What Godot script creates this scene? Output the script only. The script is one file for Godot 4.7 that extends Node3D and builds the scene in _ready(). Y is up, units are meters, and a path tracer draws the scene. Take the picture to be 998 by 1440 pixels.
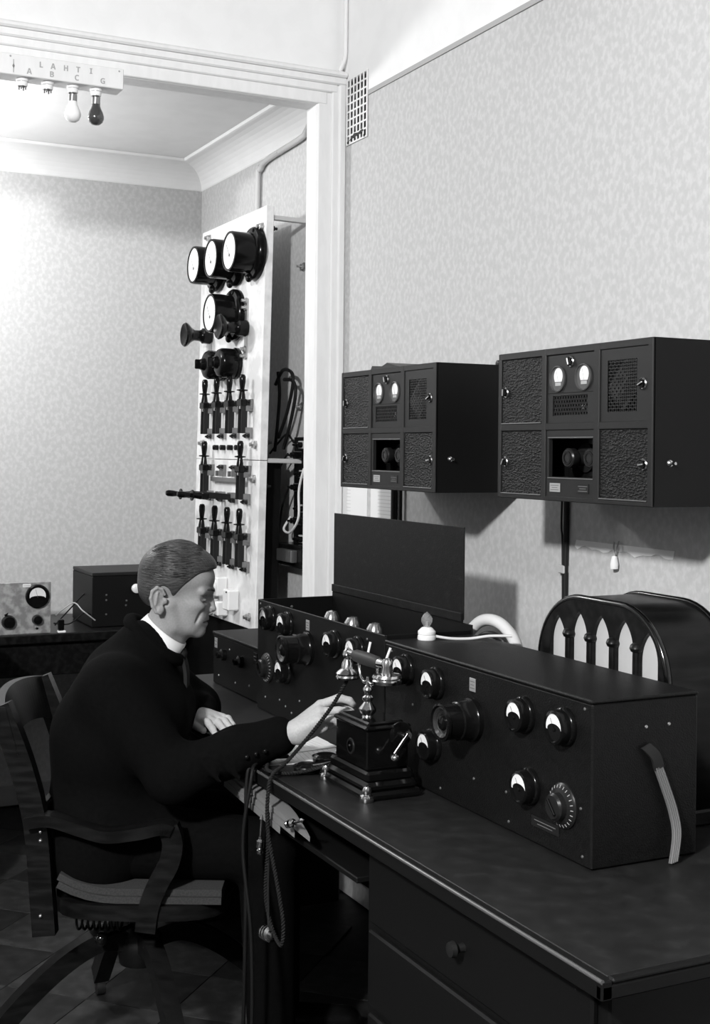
extends Node3D
# A radio operator at his desk, black and white photograph.  Metres, y up.
# The right-hand wall is the plane x = 1.865; -z runs along it, away from the camera.

const WALL := 1.865
const DESK := 0.76
var M := {}
var taken := {}

# ---------------------------------------------------------------- mesh building
class MB:
	var st := SurfaceTool.new()
	var group := 0
	func _init():
		st.begin(Mesh.PRIMITIVE_TRIANGLES)
	func flat():
		st.set_smooth_group(-1)
	func smooth():
		group += 1
		st.set_smooth_group(group)
	func tri(a: Vector3, b: Vector3, c: Vector3):   # counter-clockwise seen from outside
		st.add_vertex(a); st.add_vertex(c); st.add_vertex(b)
	func quad(a: Vector3, b: Vector3, c: Vector3, d: Vector3):
		tri(a, b, c); tri(a, c, d)
	func facet(p: Array, centre: Vector3):           # a convex facet turned away from the centre
		var n: Vector3 = (p[1] - p[0]).cross(p[2] - p[0])
		var q := p.duplicate()
		if n.dot(p[0] - centre) < 0.0:
			q.reverse()
		for i in range(1, q.size() - 1):
			tri(q[0], q[i], q[i + 1])
	func box(c: Vector3, size: Vector3, bevel := 0.0, xf := Transform3D()):
		flat()
		var h := size * 0.5
		var b: float = minf(bevel, minf(h.x, minf(h.y, h.z)) * 0.9)
		var at := xf * c
		if b <= 0.0:
			for ax in 3:
				for s in [-1.0, 1.0]:
					var q := []
					for k in [[-1, -1], [1, -1], [1, 1], [-1, 1]]:
						var v := Vector3.ZERO
						v[ax] = s * h[ax]
						v[(ax + 1) % 3] = k[0] * h[(ax + 1) % 3]
						v[(ax + 2) % 3] = k[1] * h[(ax + 2) % 3]
						q.append(xf * (c + v))
					facet(q, at)
			return
		for ax in 3:
			var u := (ax + 1) % 3
			var w := (ax + 2) % 3
			for s in [-1.0, 1.0]:
				var q := []
				for k in [[-1, -1], [1, -1], [1, 1], [-1, 1]]:
					var v := Vector3.ZERO
					v[ax] = s * h[ax]; v[u] = k[0] * (h[u] - b); v[w] = k[1] * (h[w] - b)
					q.append(xf * (c + v))
				facet(q, at)
			for su in [-1.0, 1.0]:
				for sw in [-1.0, 1.0]:
					var q := []
					for k in [[-1.0, 0], [1.0, 0], [1.0, 1], [-1.0, 1]]:
						var v := Vector3.ZERO
						v[ax] = k[0] * (h[ax] - b)
						v[u] = su * (h[u] - (b if k[1] == 1 else 0.0))
						v[w] = sw * (h[w] - (0.0 if k[1] == 1 else b))
						q.append(xf * (c + v))
					facet(q, at)
		for sx in [-1.0, 1.0]:
			for sy in [-1.0, 1.0]:
				for sz in [-1.0, 1.0]:
					var sg := Vector3(sx, sy, sz)
					facet([xf * (c + sg * (h - Vector3(0, b, b))), xf * (c + sg * (h - Vector3(b, 0, b))), xf * (c + sg * (h - Vector3(b, b, 0)))], at)
	func span(lo: Vector3, hi: Vector3, bevel := 0.0, xf := Transform3D()):
		box((lo + hi) * 0.5, (hi - lo).abs(), bevel, xf)
	func lathe(xf: Transform3D, prof: Array, seg := 20):   # prof: [radius, y] from the bottom outwards and up
		smooth()
		for i in prof.size() - 1:
			var p := Vector2(prof[i][0], prof[i][1])
			var q := Vector2(prof[i + 1][0], prof[i + 1][1])
			if i > 0:
				var o := Vector2(prof[i - 1][0], prof[i - 1][1])
				if absf((p - o).angle_to(q - p)) > 0.7:
					smooth()
			for j in seg:
				var t0 := TAU * j / seg
				var t1 := TAU * (j + 1) / seg
				var a := xf * Vector3(p.x * cos(t0), p.y, p.x * sin(t0))
				var b := xf * Vector3(p.x * cos(t1), p.y, p.x * sin(t1))
				var c := xf * Vector3(q.x * cos(t1), q.y, q.x * sin(t1))
				var d := xf * Vector3(q.x * cos(t0), q.y, q.x * sin(t0))
				if q.x < 1e-5:
					tri(b, a, d)
				elif p.x < 1e-5:
					tri(a, d, c)
				else:
					quad(b, a, d, c)
	func cyl(a: Vector3, b: Vector3, r0: float, r1 := -1.0, seg := 14):
		if r1 < 0.0:
			r1 = r0
		var y := b - a
		var l := y.length()
		y = y.normalized()
		var x := y.cross(Vector3.UP if absf(y.y) < 0.9 else Vector3.RIGHT).normalized()
		lathe(Transform3D(Basis(x, y, x.cross(y)), a), [[0, 0], [r0, 0], [r1, l], [0, l]], seg)
	func ball(c: Vector3, r: Vector3, seg := 16, basis := Basis()):
		var prof := []
		var n := maxi(seg / 2, 5)
		for i in n + 1:
			var t := PI * i / n - PI / 2
			prof.append([maxf(cos(t), 0.0) if i > 0 and i < n else 0.0, sin(t)])
		lathe(Transform3D(basis * Basis.from_scale(r), c), prof, seg)
	func tube(pts: Array, r, seg := 8, closed := false):   # r: one radius or one for each point
		smooth()
		var n := pts.size()
		var rings := []
		var side := Vector3.ZERO
		for i in n:
			var t: Vector3 = (pts[mini(i + 1, n - 1)] - pts[maxi(i - 1, 0)]).normalized()
			if closed:
				t = (pts[(i + 1) % n] - pts[(i + n - 1) % n]).normalized()
			if i == 0:
				side = t.cross(Vector3.UP if absf(t.y) < 0.9 else Vector3.RIGHT).normalized()
			else:
				side = (side - t * side.dot(t)).normalized()
			var up := side.cross(t)
			var rr: float = r[i] if r is Array else r
			var ring := []
			for j in seg:
				var a := TAU * j / seg
				ring.append(pts[i] + (side * cos(a) + up * sin(a)) * rr)
			rings.append(ring)
		for i in (n if closed else n - 1):
			var p: Array = rings[i]
			var q: Array = rings[(i + 1) % n]
			for j in seg:
				var k := (j + 1) % seg
				quad(p[k], p[j], q[j], q[k])
		if not closed:
			flat()
			for j in range(1, seg - 1):
				tri(rings[0][0], rings[0][j], rings[0][j + 1])
				tri(rings[n - 1][0], rings[n - 1][j + 1], rings[n - 1][j])
	func strap(pts: Array, across: Vector3, w: float, th: float):   # a flat band swept along pts
		flat()
		var n := pts.size()
		var secs := []
		for i in n:
			var t: Vector3 = (pts[mini(i + 1, n - 1)] - pts[maxi(i - 1, 0)]).normalized()
			var nn := t.cross(across).normalized()
			var a: Vector3 = across * w * 0.5
			var b: Vector3 = nn * th * 0.5
			secs.append([pts[i] - a - b, pts[i] + a - b, pts[i] + a + b, pts[i] - a + b])
		for i in n - 1:
			var c: Vector3 = (pts[i] + pts[i + 1]) * 0.5
			for j in 4:
				facet([secs[i][j], secs[i][(j + 1) % 4], secs[i + 1][(j + 1) % 4], secs[i + 1][j]], c)
		facet(secs[0], pts[1]); facet(secs[n - 1], pts[n - 2])
	func prism(xf: Transform3D, poly: PackedVector2Array, depth: float, round_sides := false):   # poly in local xy, pushed out along z
		var area := 0.0
		var n := poly.size()
		for i in n:
			area += poly[i].cross(poly[(i + 1) % n])
		if area < 0.0:
			poly = poly.duplicate()
			poly.reverse()
		var idx := Geometry2D.triangulate_polygon(poly)
		flat()
		for i in range(0, idx.size(), 3):
			var v := [poly[idx[i]], poly[idx[i + 1]], poly[idx[i + 2]]]
			if (v[1] - v[0]).cross(v[2] - v[0]) < 0.0:
				v.reverse()
			var w := []
			for p in v:
				w.append(Vector3(p.x, p.y, 0))
			var e := Vector3(0, 0, depth)
			tri(xf * (w[0] + e), xf * (w[1] + e), xf * (w[2] + e))
			tri(xf * w[0], xf * w[2], xf * w[1])
		if round_sides:
			smooth()
		for i in n:
			var p := poly[i]
			var q := poly[(i + 1) % n]
			quad(xf * Vector3(p.x, p.y, 0), xf * Vector3(q.x, q.y, 0), xf * Vector3(q.x, q.y, depth), xf * Vector3(p.x, p.y, depth))
	func bar(a: Vector3, b: Vector3, w: float, d: float, up := Vector3.UP, bevel := 0.0):   # a straight bar from a to b
		var y := (b - a)
		var l := y.length()
		y = y.normalized()
		var x := y.cross(up).normalized()
		box(Vector3(0, l * 0.5, 0), Vector3(w, l, d), bevel, Transform3D(Basis(x, y, x.cross(y)), a))

# a smooth solid made of tapered bones and ellipsoids, meshed as surface nets
class Flesh:
	var o: Vector3
	var c: float
	var n: Vector3i
	var f: PackedFloat32Array
	func _init(lo: Vector3, hi: Vector3, cell: float):
		o = lo; c = cell
		n = Vector3i(((hi - lo) / cell).ceil()) + Vector3i.ONE
		f.resize(n.x * n.y * n.z)
		f.fill(1.0)
	func reach(lo: Vector3, hi: Vector3) -> Array:
		var a := Vector3i(((lo - o) / c).floor()).clamp(Vector3i.ZERO, n - Vector3i.ONE)
		var b := Vector3i(((hi - o) / c).ceil()).clamp(Vector3i.ZERO, n - Vector3i.ONE)
		return [a, b]
	func bone(a: Vector3, b: Vector3, ra: float, rb: float, k := 0.02):
		var m: float = maxf(ra, rb) + k + 2.5 * c
		var r := reach(a.min(b) - Vector3.ONE * m, a.max(b) + Vector3.ONE * m)
		var ab := b - a
		var l2 := maxf(ab.length_squared(), 1e-9)
		for z in range(r[0].z, r[1].z + 1):
			for y in range(r[0].y, r[1].y + 1):
				var i: int = (z * n.y + y) * n.x + r[0].x
				var p := o + Vector3(r[0].x, y, z) * c
				for x in range(r[0].x, r[1].x + 1):
					var ap := p - a
					var t := clampf(ap.dot(ab) / l2, 0.0, 1.0)
					var d := (ap - ab * t).length() - (ra + (rb - ra) * t)
					var h := maxf(k - absf(f[i] - d), 0.0)
					f[i] = minf(f[i], d) - h * h / (4.0 * k)
					i += 1
					p.x += c
	func egg(at: Vector3, r: Vector3, k := 0.01, cut := false, basis := Basis()):
		var m: float = maxf(r.x, maxf(r.y, r.z)) + k + 2.5 * c
		var rr := reach(at - Vector3.ONE * m, at + Vector3.ONE * m)
		var inv := basis.transposed()
		var small := minf(r.x, minf(r.y, r.z))
		for z in range(rr[0].z, rr[1].z + 1):
			for y in range(rr[0].y, rr[1].y + 1):
				var i: int = (z * n.y + y) * n.x + rr[0].x
				for x in range(rr[0].x, rr[1].x + 1):
					var p := inv * (o + Vector3(x, y, z) * c - at)
					var k0 := (p / r).length()
					var k1 := (p / (r * r)).length()
					var d := k0 * (k0 - 1.0) / k1 if k1 > 1e-6 else -small
					if cut:
						d = -d
						var h := maxf(k - absf(f[i] - d), 0.0)
						f[i] = maxf(f[i], d) + h * h / (4.0 * k)
					else:
						var h := maxf(k - absf(f[i] - d), 0.0)
						f[i] = minf(f[i], d) - h * h / (4.0 * k)
					i += 1
	func keep_above(at: Vector3, normal: Vector3, k := 0.006):   # cut away what lies below a plane
		for z in n.z:
			for y in n.y:
				var i: int = (z * n.y + y) * n.x
				for x in n.x:
					var d := -(o + Vector3(x, y, z) * c - at).dot(normal)
					var h := maxf(k - absf(f[i] - d), 0.0)
					f[i] = maxf(f[i], d) + h * h / (4.0 * k)
					i += 1
	func mesh(mb: MB, xf := Transform3D()):
		mb.smooth()
		var vert := {}
		var sx := 1
		var sy := n.x
		var sz := n.x * n.y
		var corner := [0, sx, sy, sx + sy, sz, sx + sz, sy + sz, sx + sy + sz]
		var pos := [Vector3(0, 0, 0), Vector3(1, 0, 0), Vector3(0, 1, 0), Vector3(1, 1, 0), Vector3(0, 0, 1), Vector3(1, 0, 1), Vector3(0, 1, 1), Vector3(1, 1, 1)]
		var edges := [[0, 1], [2, 3], [4, 5], [6, 7], [0, 2], [1, 3], [4, 6], [5, 7], [0, 4], [1, 5], [2, 6], [3, 7]]
		var lim := 8.0 * c
		for z in n.z - 1:
			for y in n.y - 1:
				var i: int = (z * n.y + y) * n.x - 1
				for x in n.x - 1:
					i += 1
					if absf(f[i]) > lim:
						continue
					var neg := 0
					for k in 8:
						if f[i + corner[k]] < 0.0:
							neg += 1
					if neg == 0 or neg == 8:
						continue
					var sum := Vector3.ZERO
					var cnt := 0
					for e in edges:
						var a: float = f[i + corner[e[0]]]
						var b: float = f[i + corner[e[1]]]
						if (a < 0.0) != (b < 0.0):
							sum += pos[e[0]].lerp(pos[e[1]], a / (a - b))
							cnt += 1
					vert[i] = xf * (o + (Vector3(x, y, z) + sum / cnt) * c)
		for i in vert:
			for ax in 3:
				var st: int = [sx, sy, sz][ax]
				var u: int = [sy, sz, sx][ax]
				var w: int = [sz, sx, sy][ax]
				var a: float = f[i]
				if i + st >= f.size() or (a < 0.0) == (f[i + st] < 0.0):
					continue
				if not (vert.has(i - u) and vert.has(i - w) and vert.has(i - u - w)):
					continue
				if a < 0.0:
					mb.quad(vert[i - u - w], vert[i - w], vert[i], vert[i - u])
				else:
					mb.quad(vert[i - u], vert[i], vert[i - w], vert[i - u - w])

# ---------------------------------------------------------------- nodes
func numbered(called: String) -> String:
	if not taken.has(called):
		taken[called] = 0
		return called
	taken[called] += 1
	return "%s_%03d" % [called, taken[called]]

func part(called: String, mb: MB, m: Material, parent: Node) -> MeshInstance3D:
	mb.st.generate_normals()
	var o := MeshInstance3D.new()
	o.mesh = mb.st.commit()
	o.material_override = m
	if parent == self:
		o.name = numbered(called)
		add_child(o)
	else:
		o.name = called
		parent.add_child(o, true)
	return o

func piece(called: String, mesh: Mesh, m: Material, parent: Node, at := Vector3.ZERO) -> MeshInstance3D:   # one more copy of a shared mesh
	var o := MeshInstance3D.new()
	o.mesh = mesh
	o.material_override = m
	o.name = called
	parent.add_child(o, true)
	o.position = at
	return o

func made(mb: MB) -> Mesh:
	mb.st.generate_normals()
	return mb.st.commit()

func tag(o: Node, label: String, category: String, group := ""):
	o.set_meta("label", label)
	o.set_meta("category", category)
	if group:
		o.set_meta("group", group)

func thing(called: String, label: String, category: String, at := Vector3.ZERO, turn := 0.0, group := "") -> Node3D:
	var o := Node3D.new()
	o.name = numbered(called)
	add_child(o)
	o.position = at
	o.rotation.y = turn
	tag(o, label, category, group)
	return o

func struct(called: String, at := Vector3.ZERO) -> Node3D:
	var o := Node3D.new()
	o.name = called
	add_child(o)
	o.position = at
	o.set_meta("kind", "structure")
	return o

func solid(called: String, lo: Vector3, hi: Vector3, m: Material, parent: Node, bevel := 0.0) -> MeshInstance3D:
	var b := MB.new()
	b.span(lo, hi, bevel)
	var o := part(called, b, m, parent)
	if parent == self:
		o.set_meta("kind", "structure")
	return o

func curve(pts: Array, steps := 8) -> Array:   # a smooth line through the points
	var out := []
	for i in pts.size() - 1:
		var p0: Vector3 = pts[maxi(i - 1, 0)]
		var p1: Vector3 = pts[i]
		var p2: Vector3 = pts[i + 1]
		var p3: Vector3 = pts[mini(i + 2, pts.size() - 1)]
		for k in steps:
			out.append(p1.cubic_interpolate(p2, p0, p3, float(k) / steps))
	out.append(pts[pts.size() - 1])
	return out

func twisted(b: MB, line: Array, r: float, pitch: float):   # a braided cord: two strands wound about a line
	for s in 2:
		var pts := []
		var run := 0.0
		for i in line.size():
			var t: Vector3 = (line[mini(i + 1, line.size() - 1)] - line[maxi(i - 1, 0)]).normalized()
			var x := t.cross(Vector3(0.3, 0.2, 0.93)).normalized()
			var y := t.cross(x)
			if i > 0:
				run += (line[i] - line[i - 1]).length()
			var a := TAU * run / pitch + PI * s
			pts.append(line[i] + (x * cos(a) + y * sin(a)) * r * 0.55)
		b.tube(pts, r * 0.62, 6)

func resampled(line: Array, step: float) -> Array:
	var out := [line[0]]
	var left := step
	for i in line.size() - 1:
		var a: Vector3 = line[i]
		var b: Vector3 = line[i + 1]
		var l := (b - a).length()
		var at := left
		while at < l:
			out.append(a.lerp(b, at / l))
			at += step
		left = at - l
	return out

# ---------------------------------------------------------------- materials (all greys: the photograph is black and white)
func grey(v: float) -> Color:
	return Color(v, v, v).linear_to_srgb()

func mat(called: String, v: float, rough := 0.6, metal := 0.0, coat := 0.0) -> StandardMaterial3D:
	var m := StandardMaterial3D.new()
	m.resource_name = called
	m.albedo_color = grey(v)
	m.roughness = rough
	m.metallic = metal
	if v < 0.05:
		m.metallic_specular = 0.3
	if coat > 0.0:
		m.clearcoat_enabled = true
		m.clearcoat = coat
		m.clearcoat_roughness = 0.12
	M[called] = m
	return m

func noise_tex(freq: float, octaves: int, stops: Array, sd: int, size := 512, kind := FastNoiseLite.TYPE_SIMPLEX_SMOOTH, warp := false) -> NoiseTexture2D:
	var nz := FastNoiseLite.new()
	nz.noise_type = kind
	nz.seed = sd
	nz.frequency = freq
	nz.fractal_octaves = octaves
	if warp:
		nz.domain_warp_enabled = true
		nz.domain_warp_amplitude = 22.0
		nz.domain_warp_frequency = 0.03
	var t := NoiseTexture2D.new()
	t.width = size
	t.height = size
	t.seamless = true
	t.noise = nz
	var g := Gradient.new()
	var off := PackedFloat32Array()
	var col := PackedColorArray()
	for s in stops:
		off.append(s[0])
		col.append(grey(s[1]))
	g.offsets = off
	g.colors = col
	t.color_ramp = g
	return t

func textured(called: String, tex: Texture2D, scale: Vector3, rough: float, own := false, relief: Texture2D = null, cm := 0.0) -> StandardMaterial3D:
	var m := mat(called, 1.0, rough)
	m.metallic_specular = 0.3
	m.albedo_texture = tex
	m.uv1_triplanar = true
	m.uv1_world_triplanar = not own
	m.uv1_scale = scale
	if relief:
		m.heightmap_enabled = true
		m.heightmap_texture = relief
		m.heightmap_scale = cm
	return m

func materials():
	textured("wallpaper", noise_tex(0.016, 5, [[0.25, 0.455], [0.50, 0.480], [0.75, 0.525]], 3, 1024, FastNoiseLite.TYPE_SIMPLEX, true), Vector3(2.4, 1.8, 2.4), 0.8)
	textured("plaster", noise_tex(0.01, 3, [[0.3, 0.76], [0.7, 0.78]], 5), Vector3.ONE * 1.3, 0.85)
	textured("white_paint", noise_tex(0.02, 3, [[0.3, 0.72], [0.7, 0.75]], 6), Vector3(3, 0.8, 3), 0.5)
	textured("marble", noise_tex(0.006, 5, [[0.30, 0.62], [0.46, 0.72], [0.62, 0.78], [0.8, 0.70]], 8), Vector3.ONE * 2.2, 0.35, true)
	textured("marble_edge", noise_tex(0.01, 5, [[0.3, 0.42], [0.5, 0.55], [0.7, 0.62]], 9), Vector3.ONE * 3.0, 0.6, true)
	textured("tile_light", noise_tex(0.02, 4, [[0.3, 0.022], [0.6, 0.030], [0.8, 0.040]], 10), Vector3.ONE * 1.7, 0.45)
	textured("tile_dark", noise_tex(0.02, 4, [[0.3, 0.012], [0.6, 0.017], [0.8, 0.023]], 11), Vector3.ONE * 1.7, 0.45)
	textured("wood_dark", noise_tex(0.012, 4, [[0.25, 0.0035], [0.5, 0.006], [0.75, 0.010]], 12), Vector3(6, 6, 0.9), 0.32, true)
	textured("chair_wood", noise_tex(0.012, 4, [[0.25, 0.0035], [0.5, 0.006], [0.75, 0.010]], 13), Vector3(1.2, 7, 7), 0.28, true)
	textured("linoleum", noise_tex(0.02, 4, [[0.25, 0.011], [0.5, 0.014], [0.7, 0.016], [0.85, 0.022]], 14), Vector3.ONE * 1.6, 0.42)
	textured("crinkle_black", noise_tex(0.03, 3, [[0.3, 0.0035], [0.7, 0.0055]], 15), Vector3.ONE * 4.0, 0.45, false, noise_tex(0.12, 2, [[0.2, 0.0], [0.8, 1.0]], 16), 0.03)
	textured("lid_black", noise_tex(0.03, 4, [[0.3, 0.0035], [0.62, 0.005], [0.78, 0.008], [0.9, 0.014]], 17), Vector3(2.0, 3.0, 2.0), 0.5, false, noise_tex(0.12, 2, [[0.2, 0.0], [0.8, 1.0]], 16), 0.012)
	textured("leather", noise_tex(0.03, 3, [[0.3, 0.008], [0.7, 0.012]], 18), Vector3.ONE * 4.0, 0.34, true, noise_tex(0.035, 2, [[0.3, 0.0], [0.75, 1.0]], 19, 512, FastNoiseLite.TYPE_CELLULAR), 0.16)
	M.leather.uv1_scale = Vector3(6.0, 12.0, 6.0)
	textured("suit", noise_tex(0.05, 3, [[0.3, 0.0022], [0.7, 0.0036]], 20), Vector3.ONE * 3.0, 0.95, true)
	M.suit.metallic_specular = 0.15
	textured("hair", noise_tex(0.02, 4, [[0.30, 0.018], [0.5, 0.040], [0.7, 0.090]], 21), Vector3(3, 40, 40), 0.30, true, noise_tex(0.02, 3, [[0.25, 0.0], [0.75, 1.0]], 22), 0.06)
	textured("skin", noise_tex(0.05, 3, [[0.3, 0.40], [0.7, 0.46]], 23), Vector3.ONE * 6.0, 0.5, true)
	textured("aluminium", noise_tex(0.014, 4, [[0.3, 0.26], [0.5, 0.36], [0.7, 0.46]], 24), Vector3(3, 3, 3), 0.5, true)
	M.skin.vertex_color_use_as_albedo = true
	M.aluminium.metallic = 0.5
	textured("cushion_felt", noise_tex(0.08, 3, [[0.3, 0.030], [0.7, 0.042]], 25), Vector3.ONE * 4.0, 0.95, true)
	textured("grille_cloth", noise_tex(0.2, 2, [[0.3, 0.42], [0.7, 0.48]], 26), Vector3(3, 9, 9), 0.9)
	mat("dark_panelling", 0.09, 0.6)
	mat("grey_ceiling", 0.28, 0.8)
	mat("black_paint", 0.003, 0.5)
	mat("cabinet_black", 0.0045, 0.45)
	mat("cabinet_frame", 0.014, 0.45)
	mat("bakelite", 0.0045, 0.16)
	mat("bakelite_soft", 0.012, 0.30)
	mat("lacquer", 0.003, 0.10, 0.0, 0.8)
	mat("nickel", 0.62, 0.16, 1.0)
	mat("brass_dull", 0.30, 0.35, 0.9)
	mat("iron", 0.03, 0.4, 0.6)
	mat("copper_bar", 0.22, 0.4, 0.7)
	mat("steel_bolt", 0.45, 0.3, 0.9)
	mat("dial_white", 0.78, 0.5)
	mat("porcelain", 0.80, 0.18)
	mat("paper", 0.74, 0.85)
	mat("paper_aged", 0.15, 0.9)
	mat("torn_paper", 0.78, 0.9)
	mat("ink", 0.12, 0.8)
	mat("letter_grey", 0.36, 0.7)
	mat("pipe_paint", 0.46, 0.45)
	mat("pipe_dark", 0.015, 0.45)
	mat("cloth_cord", 0.012, 0.85)
	mat("cord_black", 0.006, 0.6)
	mat("cord_white", 0.62, 0.7)
	mat("shirt", 0.80, 0.8)
	mat("tie", 0.01, 0.7)
	mat("shoe", 0.004, 0.25)
	mat("brickwork", 0.13, 0.9)
	mat("handle_grip", 0.03, 0.5)
	mat("red_bulb", 0.05, 0.12, 0.0, 0.6)
	mat("frosted_bulb", 0.85, 0.25)
	mat("nameplate", 0.40, 0.35, 0.5)
	mat("ribbon", 0.14, 0.7)
	mat("ribbon_sleeve", 0.015, 0.7)
	mat("knot", 0.012, 0.5)
	mat("dish", 0.16, 0.18, 0.9)
	mat("faint_print", 0.55, 0.8)
	mat("meter_face", 0.06, 0.25)
	mat("desk_wood", 0.0035, 0.55)
	mat("edge_highlight", 0.07, 0.25)  # paler than the desk: the highlight on its front edge, as colour
	var glass := mat("glass", 0.9, 0.03)
	glass.transparency = BaseMaterial3D.TRANSPARENCY_ALPHA
	glass.albedo_color = Color(0.9, 0.9, 0.9, 0.14)
	var globe := mat("opal_globe", 0.9, 0.3)
	globe.emission_enabled = true
	globe.emission = Color.WHITE
	globe.emission_energy_multiplier = 4.0

# ---------------------------------------------------------------- the scene
func _ready():
	# camera: a level view camera with a lowered lens; slightly rolled
	var cam := Camera3D.new()
	cam.name = "camera"
	add_child(cam)
	cam.near = 0.05
	cam.far = 60.0
	cam.projection = Camera3D.PROJECTION_FRUSTUM
	cam.size = 2.0 * 720.0 / 1800.0 * cam.near
	cam.frustum_offset = Vector2(0, -85.0 / 1800.0 * cam.near)
	cam.transform = Transform3D(Basis(Vector3.UP, deg_to_rad(-26.2)) * Basis(Vector3.BACK, 0.01), Vector3(0, 1.47, 0))
	cam.current = true
	var we := WorldEnvironment.new()
	we.name = "environment"
	var env := Environment.new()
	env.background_mode = Environment.BG_COLOR
	env.background_color = Color.BLACK
	env.tonemap_mode = Environment.TONE_MAPPER_LINEAR
	env.tonemap_exposure = 0.31
	env.sdfgi_enabled = true
	env.ssao_enabled = true
	env.ssil_enabled = true
	we.environment = env
	add_child(we)

	materials()
	# the lamps: one high in the front room left of the camera, one in the back room left of the frame
	pendant(Vector3(-1.6, 2.96, -0.1), 3.25, 70.0, 0.13, "white glass globe lamp hanging from the front room ceiling")
	pendant(Vector3(0.36, 2.42, -4.70), 2.715, 4.2, 0.07, "small white glass globe lamp hanging from the back room ceiling")
	room()
	print("room")
	desk()
	transmitters()
	cabinets()
	radio()
	switchboard()
	print("boxes")
	lahti_sign()
	wall_bits()
	far_table()
	telephone()
	desk_bits()
	print("bits")
	chair()
	person()
	print("person")

func pendant(at: Vector3, ceiling: float, energy: float, r: float, label: String):
	var t := thing("pendant_lamp", label, "lamp", Vector3(at.x, ceiling, at.z))
	var drop := at.y - ceiling
	var b := MB.new()
	b.lathe(Transform3D(Basis(), Vector3(0, -0.03, 0)), [[0, 0], [0.03, 0], [0.05, 0.03], [0, 0.03]])
	part("ceiling_rose", b, M.white_paint, t)
	b = MB.new()
	b.cyl(Vector3(0, drop + r, 0), Vector3(0, -0.02, 0), 0.006)
	part("rod", b, M.iron, t)
	b = MB.new()
	b.ball(Vector3(0, drop, 0), Vector3.ONE * r, 24)
	part("globe", b, M.opal_globe, t)
	var l := OmniLight3D.new()
	l.name = "bulb_light"
	l.light_energy = energy
	l.light_size = r
	l.omni_range = 14.0
	l.omni_attenuation = 2.0
	l.shadow_enabled = true
	t.add_child(l)
	l.position = Vector3(0, drop, 0)

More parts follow.
